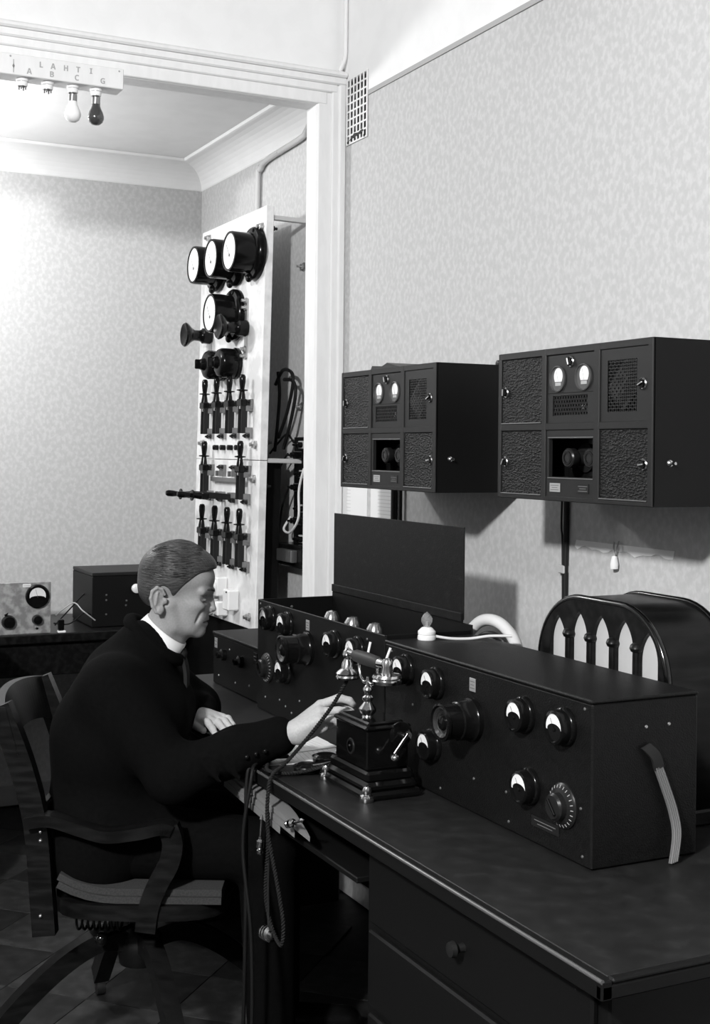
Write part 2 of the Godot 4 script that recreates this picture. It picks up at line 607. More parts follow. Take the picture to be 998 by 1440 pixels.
# ---------------------------------------------------------------- room shell
func room():
	# floor: diagonal checker of linoleum tiles
	var fl := struct("floor")
	solid("subfloor", Vector3(-3.5, -0.12, -5.45), Vector3(2.0, -0.006, 3.3), M.tile_dark, fl)
	var tile := MB.new()
	var ts := 0.248
	tile.box(Vector3(0, -0.003, 0), Vector3(ts - 0.0015, 0.006, ts - 0.0015), 0.001, Transform3D(Basis(Vector3.UP, PI / 4), Vector3.ZERO))
	var tm := made(tile)
	var rest := MB.new()
	var near := []
	for i in range(-30, 30):
		for j in range(-30, 30):
			# lattice along (1,0,1) and (1,0,-1)
			var su := -2.016 + (i + 0.5) * ts
			var di := 3.01 + (j + 0.5) * ts
			var p := Vector3((su + di) / sqrt(2.0), 0, (su - di) / sqrt(2.0))
			if p.x < -3.3 or p.x > 1.8 or p.z < -5.2 or p.z > 3.1:
				continue
			if p.x > 0.2 and p.x < 1.75 and p.z < -2.6:
				piece("tile", tm, M.tile_light if (i + j) % 2 == 0 else M.tile_dark, fl, p)
			elif (i + j) % 2 == 0:
				rest.box(p + Vector3(0, -0.003, 0), Vector3(ts - 0.0015, 0.006, ts - 0.0015), 0.0, Transform3D(Basis(), Vector3.ZERO) * Transform3D(Basis(), p) * Transform3D(Basis(Vector3.UP, PI / 4), Vector3.ZERO) * Transform3D(Basis(), -p))
	part("tiling", rest, M.tile_light, fl).set_meta("kind", "stuff")

	# right wall: wallpaper field, pencil-thin border, white frieze
	var wr := struct("wall_right")
	var wb := MB.new()   # the vent shaft opens at z -3.868 .. -3.720, y 2.500 .. 2.708
	wb.span(Vector3(WALL, 0, -3.720), Vector3(WALL + 0.12, 2.634, 3.2))
	wb.span(Vector3(WALL, 0, -3.9), Vector3(WALL + 0.12, 2.500, -3.720))
	wb.span(Vector3(WALL, 2.500, -3.9), Vector3(WALL + 0.12, 2.634, -3.868))
	part("wallpaper_field", wb, M.wallpaper, wr)
	wb = MB.new()
	wb.span(Vector3(WALL - 0.001, 2.634, -3.720), Vector3(WALL + 0.12, 3.25, 3.2))
	wb.span(Vector3(WALL - 0.001, 2.634, -3.9), Vector3(WALL + 0.12, 3.25, -3.868))
	wb.span(Vector3(WALL - 0.001, 2.708, -3.868), Vector3(WALL + 0.12, 3.25, -3.720))
	part("frieze", wb, M.plaster, wr)
	wb = MB.new()
	# brick lining of the opening, then the upright flue it opens into
	wb.span(Vector3(WALL + 0.001, 2.500, -3.868), Vector3(WALL + 0.12, 2.504, -3.720))
	wb.span(Vector3(WALL + 0.001, 2.704, -3.868), Vector3(WALL + 0.12, 2.708, -3.720))
	wb.span(Vector3(WALL + 0.001, 2.504, -3.868), Vector3(WALL + 0.12, 2.704, -3.864))
	wb.span(Vector3(WALL + 0.001, 2.504, -3.724), Vector3(WALL + 0.12, 2.704, -3.720))
	wb.span(Vector3(WALL + 0.121, 1.60, -4.40), Vector3(WALL + 0.60, 3.30, -4.36))
	wb.span(Vector3(WALL + 0.121, 1.60, -3.54), Vector3(WALL + 0.60, 3.30, -3.50))
	wb.span(Vector3(WALL + 0.56, 1.60, -4.36), Vector3(WALL + 0.60, 3.30, -3.54))
	wb.span(Vector3(WALL + 0.121, 1.60, -4.36), Vector3(WALL + 0.56, 1.64, -3.54))
	wb.span(Vector3(WALL + 0.121, 3.26, -4.36), Vector3(WALL + 0.56, 3.30, -3.54))
	wb.span(Vector3(WALL + 0.121, 1.64, -4.36), Vector3(WALL + 0.135, 3.26, -3.975))
	part("vent_shaft", wb, M.brickwork, wr)
	solid("border_strip", Vector3(WALL - 0.005, 2.628, -3.712), Vector3(WALL, 2.643, 3.2), M.letter_grey, wr)
	# partition with the wide opening
	var wp := struct("wall_partition")
	solid("plaster_above", Vector3(-3.5, 2.70, -3.98), Vector3(WALL + 0.12, 3.25, -3.905), M.plaster, wp)
	solid("pier_right", Vector3(1.80, 0, -3.98), Vector3(WALL + 0.12, 2.70, -3.905), M.plaster, wp)
	solid("pier_left", Vector3(-3.5, 0, -3.98), Vector3(-1.5, 2.70, -3.905), M.plaster, wp)
	# casing of the opening: stepped mouldings
	var tr := struct("trim_1")
	var b := MB.new()
	b.span(Vector3(1.765, 0, -3.985), Vector3(1.80, 2.635, -3.90), 0.003)
	part("jamb_lining", b, M.white_paint, tr)
	b = MB.new()
	b.span(Vector3(1.768, 0, -3.905), Vector3(1.835, 2.69, -3.895), 0.003)
	b.span(Vector3(1.815, 0, -3.905), Vector3(1.842, 2.70, -3.886), 0.004)
	b.span(Vector3(1.838, 0, -3.905), Vector3(WALL, 2.72, -3.878), 0.005)
	part("jamb_casing", b, M.white_paint, tr)
	var tl := struct("trim_2")
	b = MB.new()
	b.span(Vector3(-1.5, 2.63, -3.985), Vector3(1.80, 2.70, -3.90), 0.003)
	part("head_lining", b, M.white_paint, tl)
	b = MB.new()
	b.span(Vector3(-1.5, 2.632, -3.905), Vector3(1.80, 2.70, -3.893), 0.003)
	b.span(Vector3(-1.5, 2.672, -3.905), Vector3(1.835, 2.704, -3.884), 0.004)
	b.span(Vector3(-1.5, 2.698, -3.905), Vector3(WALL, 2.726, -3.874), 0.005)
	b.span(Vector3(-1.5, 2.722, -3.905), Vector3(WALL, 2.742, -3.862), 0.006)
	part("head_casing", b, M.white_paint, tl)
	solid("pier_lining", Vector3(-1.52, 0, -3.985), Vector3(-1.485, 2.64, -3.895), M.white_paint, tl)
	# back room
	var wf := struct("wall_back")
	solid("wallpaper_field", Vector3(-1.7, 0, -5.47), Vector3(1.99, 2.607, -5.35), M.wallpaper, wf)
	solid("plaster_above", Vector3(-1.7, 2.607, -5.47), Vector3(1.99, 2.80, -5.351), M.plaster, wf)
	var ws := struct("wall_back_right")
	solid("wallpaper_field", Vector3(1.87, 0, -5.35), Vector3(1.99, 2.607, -3.98), M.wallpaper, ws)
	solid("plaster_above", Vector3(1.871, 2.607, -5.35), Vector3(1.99, 2.80, -3.98), M.plaster, ws)
	solid("wall_back_left", Vector3(-1.82, 0, -5.47), Vector3(-1.7, 2.80, -3.98), M.wallpaper, self)
	solid("ceiling_back", Vector3(-1.82, 2.715, -5.47), Vector3(1.99, 2.85, -3.98), M.plaster, self)
	# cove
	var prof := PackedVector2Array([Vector2(0, 0)])
	for i in 9:
		var a := PI / 2 * i / 8.0
		prof.append(Vector2(0.112 * (1 - cos(a)) + 0.004, 0.006 + 0.092 * sin(a)))
	prof.append(Vector2(0.122, 0.100))
	prof.append(Vector2(0.126, 0.110))
	prof.append(Vector2(0.0, 0.112))
	var tc := struct("trim_3")
	b = MB.new()
	b.prism(Transform3D(Basis(Vector3(0, 0, 1), Vector3.UP, Vector3(-1, 0, 0)), Vector3(1.871, 2.604, -5.351)), prof, 3.56, false)
	part("cove", b, M.plaster, tc)
	var tb := struct("trim_4")
	b = MB.new()
	b.prism(Transform3D(Basis(Vector3(-1, 0, 0), Vector3.UP, Vector3(0, 0, -1)), Vector3(1.871, 2.604, -3.985)), prof, 1.364, false)
	part("cove", b, M.plaster, tb)
	solid("baseboard_back", Vector3(-1.7, 0, -5.35), Vector3(1.87, 0.09, -5.332), M.letter_grey, self, 0.004)
	# the rest of the front room, behind the camera
	solid("ceiling", Vector3(-3.6, 3.25, -3.98), Vector3(1.99, 3.37, 3.3), M.grey_ceiling, self)
	solid("wall_left", Vector3(-3.6, 0, -3.98), Vector3(-3.5, 3.25, 3.3), M.dark_panelling, self)
	solid("wall_front", Vector3(-3.5, 0, 3.2), Vector3(1.99, 3.25, 3.3), M.dark_panelling, self)

# ---------------------------------------------------------------- desk
func desk():
	var t := thing("desk", "long dark desk with linoleum top below the wall receivers", "desk", Vector3(1.455, 0, -2.62))
	var b := MB.new()
	# local: x -0.39 (front) .. 0.40, z -1.235 .. 1.224
	b.span(Vector3(-0.384, 0.732, -1.228), Vector3(0.40, 0.758, 1.218), 0.002)
	part("desktop", b, M.desk_wood, t)
	b = MB.new()
	b.span(Vector3(-0.372, 0.756, -1.225), Vector3(0.40, 0.760, 1.212), 0.001)
	part("linoleum_top", b, M.linoleum, t)
	b = MB.new()
	b.span(Vector3(-0.390, 0.731, -1.228), Vector3(-0.3715, 0.7585, 1.224), 0.002)
	b.span(Vector3(-0.390, 0.731, 1.210), Vector3(0.40, 0.753, 1.224), 0.003)
	part("apron_band", b, M.desk_wood, t)
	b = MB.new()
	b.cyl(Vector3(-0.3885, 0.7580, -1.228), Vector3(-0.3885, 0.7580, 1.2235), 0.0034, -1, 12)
	part("highlight_band", b, M.edge_highlight, t)  # thin pale strip painting the lamp highlight along the desk edge
	b = MB.new()
	b.span(Vector3(-0.372, 0.7525, 1.210), Vector3(0.40, 0.7604, 1.225), 0.003)
	part("end_band", b, M.desk_wood, t)
	# drawer pedestal under the near end
	b = MB.new()
	b.span(Vector3(-0.335, 0.08, 0.42), Vector3(0.36, 0.731, 1.17), 0.004)
	b.span(Vector3(-0.31, 0.0, 0.45), Vector3(0.34, 0.09, 1.14), 0.004)
	part("pedestal", b, M.desk_wood, t)
	for k in 4:
		b = MB.new()
		b.span(Vector3(-0.347, 0.575 - k * 0.158, 0.445), Vector3(-0.333, 0.718 - k * 0.158, 1.145), 0.004)
		var d := part("drawer", b, M.desk_wood, t)
		b = MB.new()
		b.lathe(Transform3D(Basis(Vector3.BACK, PI / 2), Vector3(-0.346, 0.648 - k * 0.158, 0.795)), [[0, 0], [0.008, 0], [0.007, 0.012], [0.014, 0.02], [0.012, 0.028], [0, 0.03]], 14)
		part("knob", b, M.iron, d)
	# far end panel, back panel and the shelf of the kneehole
	b = MB.new()
	b.span(Vector3(-0.335, 0.0, -1.19), Vector3(0.36, 0.731, -1.15), 0.004)
	part("end_panel", b, M.desk_wood, t)
	b = MB.new()
	b.span(Vector3(0.34, 0.12, -1.15), Vector3(0.36, 0.731, 0.42), 0.002)
	part("back_panel", b, M.desk_wood, t)
	b = MB.new()
	b.span(Vector3(-0.33, 0.70, -1.15), Vector3(-0.31, 0.731, -0.27), 0.003)
	part("apron", b, M.desk_wood, t)
	b = MB.new()
	b.span(Vector3(-0.36, 0.640, -0.25), Vector3(-0.12, 0.652, 0.42), 0.002)
	b.span(Vector3(-0.36, 0.640, -0.262), Vector3(-0.12, 0.731, -0.25), 0.002)
	part("under_shelf", b, M.desk_wood, t)

# ---------------------------------------------------------------- gauges and knobs; local axes: x right, y up, z out of the panel
func lie(at: Vector3) -> Transform3D:   # lathes about y are laid to point along z
	return Transform3D(Basis(Vector3.RIGHT, PI / 2), at)

func small_gauge(parent: Node, at: Vector3, r := 0.031):
	var b := MB.new()
	b.lathe(lie(at), [[0, 0], [r * 1.12, 0], [r * 1.12, 0.006], [r * 1.06, 0.009], [r, 0.010], [r, 0.020], [r * 0.95, 0.026], [r * 0.82, 0.028], [r * 0.78, 0.024], [0, 0.024]], 28)
	for k in 3:
		var a := TAU * k / 3 + PI / 2
		b.lathe(lie(at + Vector3(cos(a), sin(a), 0) * r * 1.02 + Vector3(0, 0, 0.006)), [[0, 0], [0.0028, 0], [0.002, 0.004], [0, 0.005]], 8)
	var g := part("gauge", b, M.bakelite, parent)
	var q := r * 0.78
	var poly := PackedVector2Array()
	for i in 13:
		var a := lerpf(-0.18, PI + 0.18, i / 12.0)
		poly.append(Vector2(cos(a), sin(a)) * q)
	for i in 11:
		var a := lerpf(PI + 0.1, -0.1, i / 10.0)
		poly.append(Vector2(cos(a) * q * 0.86, sin(a) * q * 0.46 - q * 0.18))
	b = MB.new()
	b.prism(Transform3D(Basis(), at + Vector3(0, 0, 0.0238)), poly, 0.0008)
	part("dial", b, M.dial_white, g)
	b = MB.new()
	b.bar(at + Vector3(0, -q * 0.1, 0.0248), at + Vector3(-q * 0.45, q * 0.62, 0.0248), 0.0007, 0.0005, Vector3.BACK)
	b.lathe(lie(at + Vector3(0, -q * 0.16, 0.0242)), [[0, 0], [0.0035, 0], [0.003, 0.002], [0, 0.0025]], 10)
	part("needle", b, M.bakelite, g)

func vernier_knob(parent: Node, at: Vector3, r := 0.037, l := 0.075):
	var b := MB.new()
	b.lathe(lie(at), [[0, 0], [r * 1.15, 0], [r * 1.15, 0.010], [r * 1.05, 0.014], [r * 1.02, l * 0.5], [r * 0.94, l * 0.53], [r * 0.94, l * 0.9], [r, l * 0.93], [r, l], [r * 0.88, l + 0.002], [r * 0.8, l - 0.006], [0, l - 0.008]], 32)
	var k := part("tuning_knob", b, M.bakelite, parent)
	b = MB.new()
	b.lathe(lie(at + Vector3(0, 0, l - 0.008)), [[0, 0], [r * 0.42, 0], [r * 0.36, 0.006], [r * 0.2, 0.009], [0, 0.0095]], 20)
	part("hub", b, M.bakelite, k)
	b = MB.new()
	b.lathe(lie(at + Vector3(0, 0, l - 0.0075)), [[r * 0.42, 0.0005], [r * 0.62, 0.0015], [r * 0.80, 0.0060], [r * 0.78, 0.0062], [r * 0.60, 0.0022]], 28)
	part("dish", b, M.dish, k)

func scale_dial(parent: Node, at: Vector3, r := 0.040):
	var b := MB.new()
	b.lathe(lie(at), [[0, 0], [r, 0], [r, 0.003], [r * 0.9, 0.007], [r * 0.62, 0.012], [r * 0.60, 0.022], [r * 0.5, 0.026], [0, 0.026]], 36)
	var k := part("dial_knob", b, M.bakelite_soft, parent)
	b = MB.new()
	for i in 24:
		var a := TAU * i / 24
		var c := Vector3(cos(a), sin(a), 0)
		b.bar(at + c * r * 0.80 + Vector3(0, 0, 0.0096), at + c * r * 0.92 + Vector3(0, 0, 0.0072), 0.0012, 0.0006, Vector3.BACK)
	part("scale_marks", b, M.letter_grey, k)
	b = MB.new()
	b.bar(at + Vector3(-r * 0.28, r * 0.3, 0.027), at + Vector3(r * 0.28, -r * 0.3, 0.027), 0.005, 0.006, Vector3.BACK, 0.001)
	part("grip_ridge", b, M.bakelite, k)

func screw(parent: Node, at: Vector3, r := 0.0035, m: Material = null):
	var b := MB.new()
	b.lathe(lie(at), [[0, 0], [r, 0], [r * 0.8, r * 0.5], [0, r * 0.7]], 10)
	part("screw", b, m if m else M.steel_bolt, parent)

func plate(parent: Node, at: Vector3, w: float, h: float, m: Material, lines := 3):
	var b := MB.new()
	b.box(at + Vector3(0, 0, 0.0007), Vector3(w, h, 0.0014), 0.0003)
	var p := part("nameplate", b, m, parent)
	b = MB.new()
	for i in lines:
		b.box(at + Vector3(0, h * (0.5 - (i + 1.0) / (lines + 1)), 0.0015), Vector3(w * (0.78 if i % 2 == 0 else 0.55), h * 0.07, 0.0004))
	part("engraving", b, M.ink, p)

func transmitters():
	var D := 0.23
	# the closed set, at the near end of the desk
	var t := thing("transmitter", "closed black metal transmitter on the desk, nearest the camera", "transmitter", Vector3(1.325, DESK, -2.53), -PI / 2)
	var b := MB.new()
	b.span(Vector3(0, 0.002, -D), Vector3(0.76, 0.284, 0), 0.003)
	part("case", b, M.crinkle_black, t)
	b = MB.new()
	b.span(Vector3(-0.001, 0.284, -D - 0.001), Vector3(0.761, 0.291, 0.002), 0.0025)
	part("lid", b, M.crinkle_black, t)
	var x0 := 2.53
	for g in [[-2.446, 0.996], [-2.318, 0.988], [-1.994, 0.984], [-1.867, 0.987], [-2.330, 0.858], [-1.975, 0.857]]:
		small_gauge(t, Vector3(g[0] + x0 + 0.02, g[1] - DESK + 0.005, 0))
	vernier_knob(t, Vector3(-2.156 + x0, 0.945 - DESK, 0))
	scale_dial(t, Vector3(-1.849 + x0, 0.853 - DESK, 0))
	plate(t, Vector3(-2.157 + x0, 1.013 - DESK, 0), 0.022, 0.026, M.nameplate)
	plate(t, Vector3(-1.905 + x0, 0.803 - DESK, 0), 0.085, 0.018, M.bakelite_soft, 2)
	for g in [[-1.791, 1.033], [-1.794, 0.779], [-2.024, 0.779], [-2.034, 0.832], [-2.50, 1.03], [-2.28, 0.78], [-1.80, 0.86], [-2.40, 0.93], [-2.15, 0.83]]:
		screw(t, Vector3(g[0] + x0, g[1] - DESK, 0.0), 0.003, M.steel_bolt)
	for g in [[-0.115, 0.237], [-0.165, 0.238]]:
		b = MB.new()
		b.lathe(Transform3D(Basis(Vector3.BACK, -PI / 2), Vector3(0.76, g[1], g[0])), [[0, 0], [0.0032, 0], [0.0025, 0.0016], [0, 0.002]], 10)
		part("screw", b, M.steel_bolt, t)
	# the open set beyond it, lid standing up
	t = thing("transmitter", "open-topped black transmitter with its lid standing upright", "transmitter", Vector3(1.325, DESK, -3.29), -PI / 2)
	var L := 0.757
	b = MB.new()
	b.span(Vector3(0, 0.001, -0.004), Vector3(L, 0.300, 0), 0.0015)
	part("front_panel", b, M.black_paint, t)
	b = MB.new()
	b.span(Vector3(0, 0.001, -D), Vector3(L, 0.006, -0.004), 0.001)
	b.span(Vector3(0, 0.006, -D), Vector3(L, 0.312, -D + 0.004), 0.001)
	b.span(Vector3(0, 0.006, -D + 0.004), Vector3(0.004, 0.300, -0.004), 0.001)
	b.span(Vector3(L - 0.004, 0.006, -D + 0.004), Vector3(L, 0.300, -0.004), 0.001)
	b.span(Vector3(0.004, 0.16, -D + 0.004), Vector3(L - 0.004, 0.165, -0.004), 0.001)
	part("case", b, M.black_paint, t)
	b = MB.new()
	b.span(Vector3(0.004, 0.318, -D - 0.002), Vector3(0.715, 0.535, -D + 0.002), 0.001)
	b.span(Vector3(0.004, 0.314, -D), Vector3(0.715, 0.334, -D + 0.008), 0.001)
	part("lid", b, M.lid_black, t)
	b = MB.new()
	b.cyl(Vector3(0.006, 0.314, -D + 0.003), Vector3(0.713, 0.314, -D + 0.003), 0.003, -1, 10)
	part("hinge", b, M.iron, t)
	x0 = 3.29
	for g in [[-3.213, 1.013], [-3.094, 1.011], [-2.808, 1.000], [-2.681, 1.002], [-3.104, 0.888]]:
		small_gauge(t, Vector3(g[0] + x0 + 0.02, g[1] - DESK + 0.006, 0))
	vernier_knob(t, Vector3(-2.95 + x0, 0.972 - DESK, 0))
	scale_dial(t, Vector3(-3.215 + x0, 0.882 - DESK, 0))
	plate(t, Vector3(-2.952 + x0, 1.030 - DESK, 0), 0.020, 0.026, M.nameplate)
	for g in [[-3.23, 0.80], [-3.13, 0.81], [-3.09, 0.80], [-3.05, 0.79], [-2.62, 1.04], [-3.0, 0.83], [-2.7, 0.80], [-3.27, 1.05]]:
		screw(t, Vector3(g[0] + x0, g[1] - DESK, 0.0), 0.003, M.steel_bolt)
	for g in [[0.10, 0.275], [0.10, 0.245], [0.06, 0.26]]:
		b = MB.new()
		b.lathe(Transform3D(Basis(Vector3.BACK, -PI / 2), Vector3(0.004, g[1], -g[0])), [[0, 0], [0.004, 0], [0.003, 0.002], [0, 0.0025]], 10)
		part("screw", b, M.steel_bolt, t)
	for x in [0.235, 0.36, 0.485]:
		var v := valve(t, Vector3(x, 0.165, -0.115))
		v.rotation.y = x * 7.0
	for x in [0.205, 0.33, 0.455]:
		b = MB.new()
		b.lathe(Transform3D(Basis(), Vector3(x, 0.165, -0.065)), [[0, 0], [0.019, 0], [0.019, 0.095], [0.017, 0.102], [0, 0.103]], 18)
		part("coil_can", b, M.nickel, t)
	b = MB.new()
	b.span(Vector3(0.50, 0.255, -0.10), Vector3(0.57, 0.262, -0.06), 0.001)
	b.span(Vector3(0.53, 0.165, -0.085), Vector3(0.54, 0.255, -0.075), 0.001)
	part("terminal_strip", b, M.paper_aged, t)
	# small dark box at the far end of the desk
	t = thing("power_unit", "small dark box at the far end of the desk beside the open transmitter", "box", Vector3(1.345, DESK, -3.70), -PI / 2)
	b = MB.new()
	b.span(Vector3(0, 0.001, -0.22), Vector3(0.385, 0.150, 0), 0.003)
	part("case", b, M.black_paint, t)
	b = MB.new()
	b.span(Vector3(-0.002, 0.150, -0.222), Vector3(0.387, 0.158, 0.003), 0.002)
	part("lid", b, M.cabinet_frame, t)
	plate(t, Vector3(0.025, 0.125, 0), 0.022, 0.03, M.nameplate, 2)
	plate(t, Vector3(0.345, 0.125, 0), 0.028, 0.03, M.bakelite_soft, 2)
	for g in [[0.10, 0.10], [0.24, 0.10]]:
		b = MB.new()
		b.lathe(lie(Vector3(g[0], g[1], 0)), [[0, 0], [0.018, 0], [0.017, 0.012], [0.01, 0.016], [0.009, 0.026], [0, 0.027]], 18)
		part("knob", b, M.bakelite, t)
	for g in [[0.05, 0.03], [0.14, 0.12], [0.19, 0.03], [0.30, 0.04]]:
		screw(t, Vector3(g[0], g[1], 0))

func valve(parent: Node, at: Vector3) -> Node3D:
	var v := Node3D.new()
	v.name = "radio_valve"
	parent.add_child(v, true)
	v.position = at
	var b := MB.new()
	b.lathe(Transform3D(), [[0, 0], [0.021, 0], [0.021, 0.025], [0.019, 0.035], [0, 0.036]], 18)
	part("base", b, M.bakelite, v)
	b = MB.new()
	b.lathe(Transform3D(), [[0.017, 0.034], [0.021, 0.05], [0.023, 0.07], [0.023, 0.095], [0.021, 0.110], [0.014, 0.122], [0, 0.126]], 22)
	part("silvered_bulb", b, M.nickel, v)
	return v

# ---------------------------------------------------------------- the two wall receivers
func cabinets():
	cabinet(Vector3(1.60, 1.368, -3.345), "black six-panel wall receiver beside the door casing, above the open transmitter")
	cabinet(Vector3(1.60, 1.368, -2.506), "black six-panel wall receiver nearer the camera, above the arched radio")

func perforated(b: MB, lo: Vector2, hi: Vector2, z: float, step: float, w: float):
	for s in [-1.0, 1.0]:
		var n := int((hi.x - lo.x + hi.y - lo.y) / step) + 1
		for i in n:
			# line x*s + y = c ... clipped to the rectangle
			var c: float = (lo.x * s if s > 0 else -hi.x) + lo.y + i * step
			var pts := []
			for y in [lo.y, hi.y]:
				var x: float = (c - y) * s
				if x >= lo.x - 1e-6 and x <= hi.x + 1e-6:
					pts.append(Vector3(x, y, z))
			for x in [lo.x, hi.x]:
				var y: float = c - x * s
				if y > lo.y + 1e-6 and y < hi.y - 1e-6:
					pts.append(Vector3(x, y, z))
			if pts.size() >= 2 and (pts[0] - pts[1]).length() > 0.002:
				b.bar(pts[0], pts[1], w, 0.001, Vector3.BACK)

func framed(b: MB, lo: Vector2, hi: Vector2, hlo: Vector2, hhi: Vector2, z0: float, z1: float):   # a plate with a rectangular hole
	b.span(Vector3(lo.x, lo.y, z0), Vector3(hlo.x, hi.y, z1))
	b.span(Vector3(hhi.x, lo.y, z0), Vector3(hi.x, hi.y, z1))
	b.span(Vector3(hlo.x, lo.y, z0), Vector3(hhi.x, hlo.y, z1))
	b.span(Vector3(hlo.x, hhi.y, z0), Vector3(hhi.x, hi.y, z1))

func latch(parent: Node, at: Vector3, lean: float):
	var b := MB.new()
	b.lathe(lie(at), [[0, 0], [0.0125, 0], [0.0125, 0.002], [0.0105, 0.004], [0.0095, 0.002], [0, 0.002]], 20)
	var l := part("latch", b, M.nickel, parent)
	b = MB.new()
	b.lathe(lie(at + Vector3(0, 0, 0.002)), [[0, 0], [0.0090, 0], [0.0080, 0.004], [0, 0.0045]], 16)
	part("cup", b, M.bakelite, l)
	b = MB.new()
	b.bar(at + Vector3(-cos(lean), -sin(lean), 0) * 0.008 + Vector3(0, 0, 0.008), at + Vector3(cos(lean), sin(lean), 0) * 0.008 + Vector3(0, 0, 0.008), 0.004, 0.005, Vector3.BACK, 0.001)
	part("thumb_piece", b, M.nickel, l)

func cabinet(at: Vector3, label: String):
	var t := thing("wall_receiver", label, "radio receiver", at, -PI / 2, "wall receivers")
	var W := 0.548
	var H := 0.329
	var D := WALL - 1.60
	var b := MB.new()
	b.span(Vector3(0.012, 0.010, -D), Vector3(W - 0.012, H - 0.012, -0.075))
	b.span(Vector3(0, 0, -D), Vector3(0.012, H, -0.004))
	b.span(Vector3(W - 0.012, 0, -D), Vector3(W, H, -0.004))
	b.span(Vector3(0.012, 0, -D), Vector3(W - 0.012, 0.010, -0.004))
	b.span(Vector3(0.012, H - 0.012, -D), Vector3(W - 0.012, H, -0.004))
	part("case", b, M.cabinet_black, t)
	b = MB.new()
	for x in [[0.0, 0.012], [0.174, 0.190], [0.361, 0.380], [0.533, W]]:
		b.span(Vector3(x[0], 0, -0.008), Vector3(x[1], H, 0.0), 0.0015)
	for y in [[0.0, 0.010], [0.152, 0.168], [0.314, H]]:
		b.span(Vector3(0.011, y[0], -0.008), Vector3(W - 0.011, y[1], -0.0005), 0.0015)
	part("face_frame", b, M.cabinet_frame, t)
	var X := [[0.012, 0.174], [0.190, 0.361], [0.380, 0.533]]
	var Y := [[0.010, 0.152], [0.168, 0.314]]
	# leather-grained panels: both left ones and the lower right one
	for q in [[0, 0], [0, 1], [2, 0]]:
		b = MB.new()
		b.span(Vector3(X[q[0]][0], Y[q[1]][0], -0.010), Vector3(X[q[0]][1], Y[q[1]][1], -0.003), 0.0015)
		var p := part("panel", b, M.leather, t)
		b = MB.new()
		b.span(Vector3(X[q[0]][0] + 0.002, Y[q[1]][0], -0.003), Vector3(X[q[0]][1] - 0.002, Y[q[1]][0] + 0.0022, 0.0008), 0.0005)
		part("bottom_bead", b, M.brass_dull, p)
		latch(p, Vector3(0.028 if q[0] == 0 else 0.520, 0.082 if q[1] == 0 else 0.240, -0.003), 1.1 - q[0] * 0.5 + q[1] * 0.4)
	# upper right: perforated door
	b = MB.new()
	framed(b, Vector2(X[2][0], Y[1][0]), Vector2(X[2][1], Y[1][1]), Vector2(0.404, 0.187), Vector2(0.497, 0.291), -0.010, -0.003)
	var p3 := part("panel", b, M.cabinet_frame, t)
	b = MB.new()
	perforated(b, Vector2(0.404, 0.187), Vector2(0.497, 0.291), -0.005, 0.0125, 0.0052)
	part("perforated_screen", b, M.cabinet_frame, p3)
	latch(p3, Vector3(0.516, 0.240, -0.003), 0.4)
	# upper middle: two meters in round windows above a slotted screen
	var zf := -0.004
	b = MB.new()
	b.span(Vector3(0.190, 0.231, -0.014), Vector3(0.361, 0.314, zf), 0.001)
	framed(b, Vector2(0.190, 0.168), Vector2(0.361, 0.231), Vector2(0.212, 0.183), Vector2(0.336, 0.226), -0.014, zf)
	var p2 := part("panel", b, M.cabinet_frame, t)
	b = MB.new()
	var rows := 5
	for i in rows + 1:
		var y := lerpf(0.183, 0.226, float(i) / rows)
		b.span(Vector3(0.212, y - 0.0016, -0.008), Vector3(0.336, y + 0.0016, -0.006))
	for i in rows:
		for k in 14:
			var x: float = 0.214 + k * 0.0094 + (0.0047 if i % 2 else 0.0)
			if x < 0.336:
				b.span(Vector3(x - 0.0016, lerpf(0.183, 0.226, float(i) / rows), -0.008), Vector3(x + 0.0016, lerpf(0.183, 0.226, float(i + 1) / rows), -0.006))
	part("slotted_screen", b, M.cabinet_frame, p2)
	b = MB.new()
	b.ball(Vector3(0.308, 0.200, -0.020), Vector3(0.011, 0.013, 0.010), 16)
	part("valve_behind_screen", b, M.nickel, p2)
	for x in [0.230, 0.322]:
		b = MB.new()
		b.lathe(lie(Vector3(x, 0.262, zf)), [[0, 0], [0.0285, 0], [0.0285, 0.003], [0.0265, 0.004], [0.025, 0.001], [0, 0.001]], 28)
		var m := part("meter", b, M.meter_face, p2)
		b = MB.new()
		var poly := PackedVector2Array()
		for i in 13:
			var a := lerpf(-0.25, PI + 0.25, i / 12.0)
			poly.append(Vector2(x + 0.003, 0.268) + Vector2(cos(a) * 0.0155, sin(a) * 0.0175))
		poly.append(Vector2(x - 0.009, 0.256))
		poly.append(Vector2(x + 0.015, 0.256))
		b.prism(Transform3D(Basis(), Vector3(0, 0, zf + 0.001)), poly, 0.0006)
		part("dial", b, M.dial_white, m)
		b = MB.new()
		b.bar(Vector3(x + 0.003, 0.257, zf + 0.0018), Vector3(x - 0.004, 0.281, zf + 0.0018), 0.0008, 0.0004, Vector3.BACK)
		b.span(Vector3(x - 0.008, 0.2475, zf + 0.001), Vector3(x + 0.012, 0.2545, zf + 0.0014))
		part("needle", b, M.letter_grey, m)
	latch(p2, Vector3(0.276, 0.297, zf), 1.9)
	# lower middle: window with two tuning knobs behind it
	b = MB.new()
	framed(b, Vector2(0.190, 0.010), Vector2(0.361, 0.152), Vector2(0.201, 0.052), Vector2(0.357, 0.134), -0.012, -0.003)
	var p4 := part("panel", b, M.cabinet_frame, t)
	b = MB.new()
	b.span(Vector3(0.192, 0.012, -0.066), Vector3(0.359, 0.150, -0.060))
	part("recess_back", b, M.bakelite, p4)
	b = MB.new()
	b.span(Vector3(0.198, 0.0485, -0.003), Vector3(0.358, 0.0505, -0.001), 0.0004)
	part("window_bead", b, M.brass_dull, p4)
	b = MB.new()
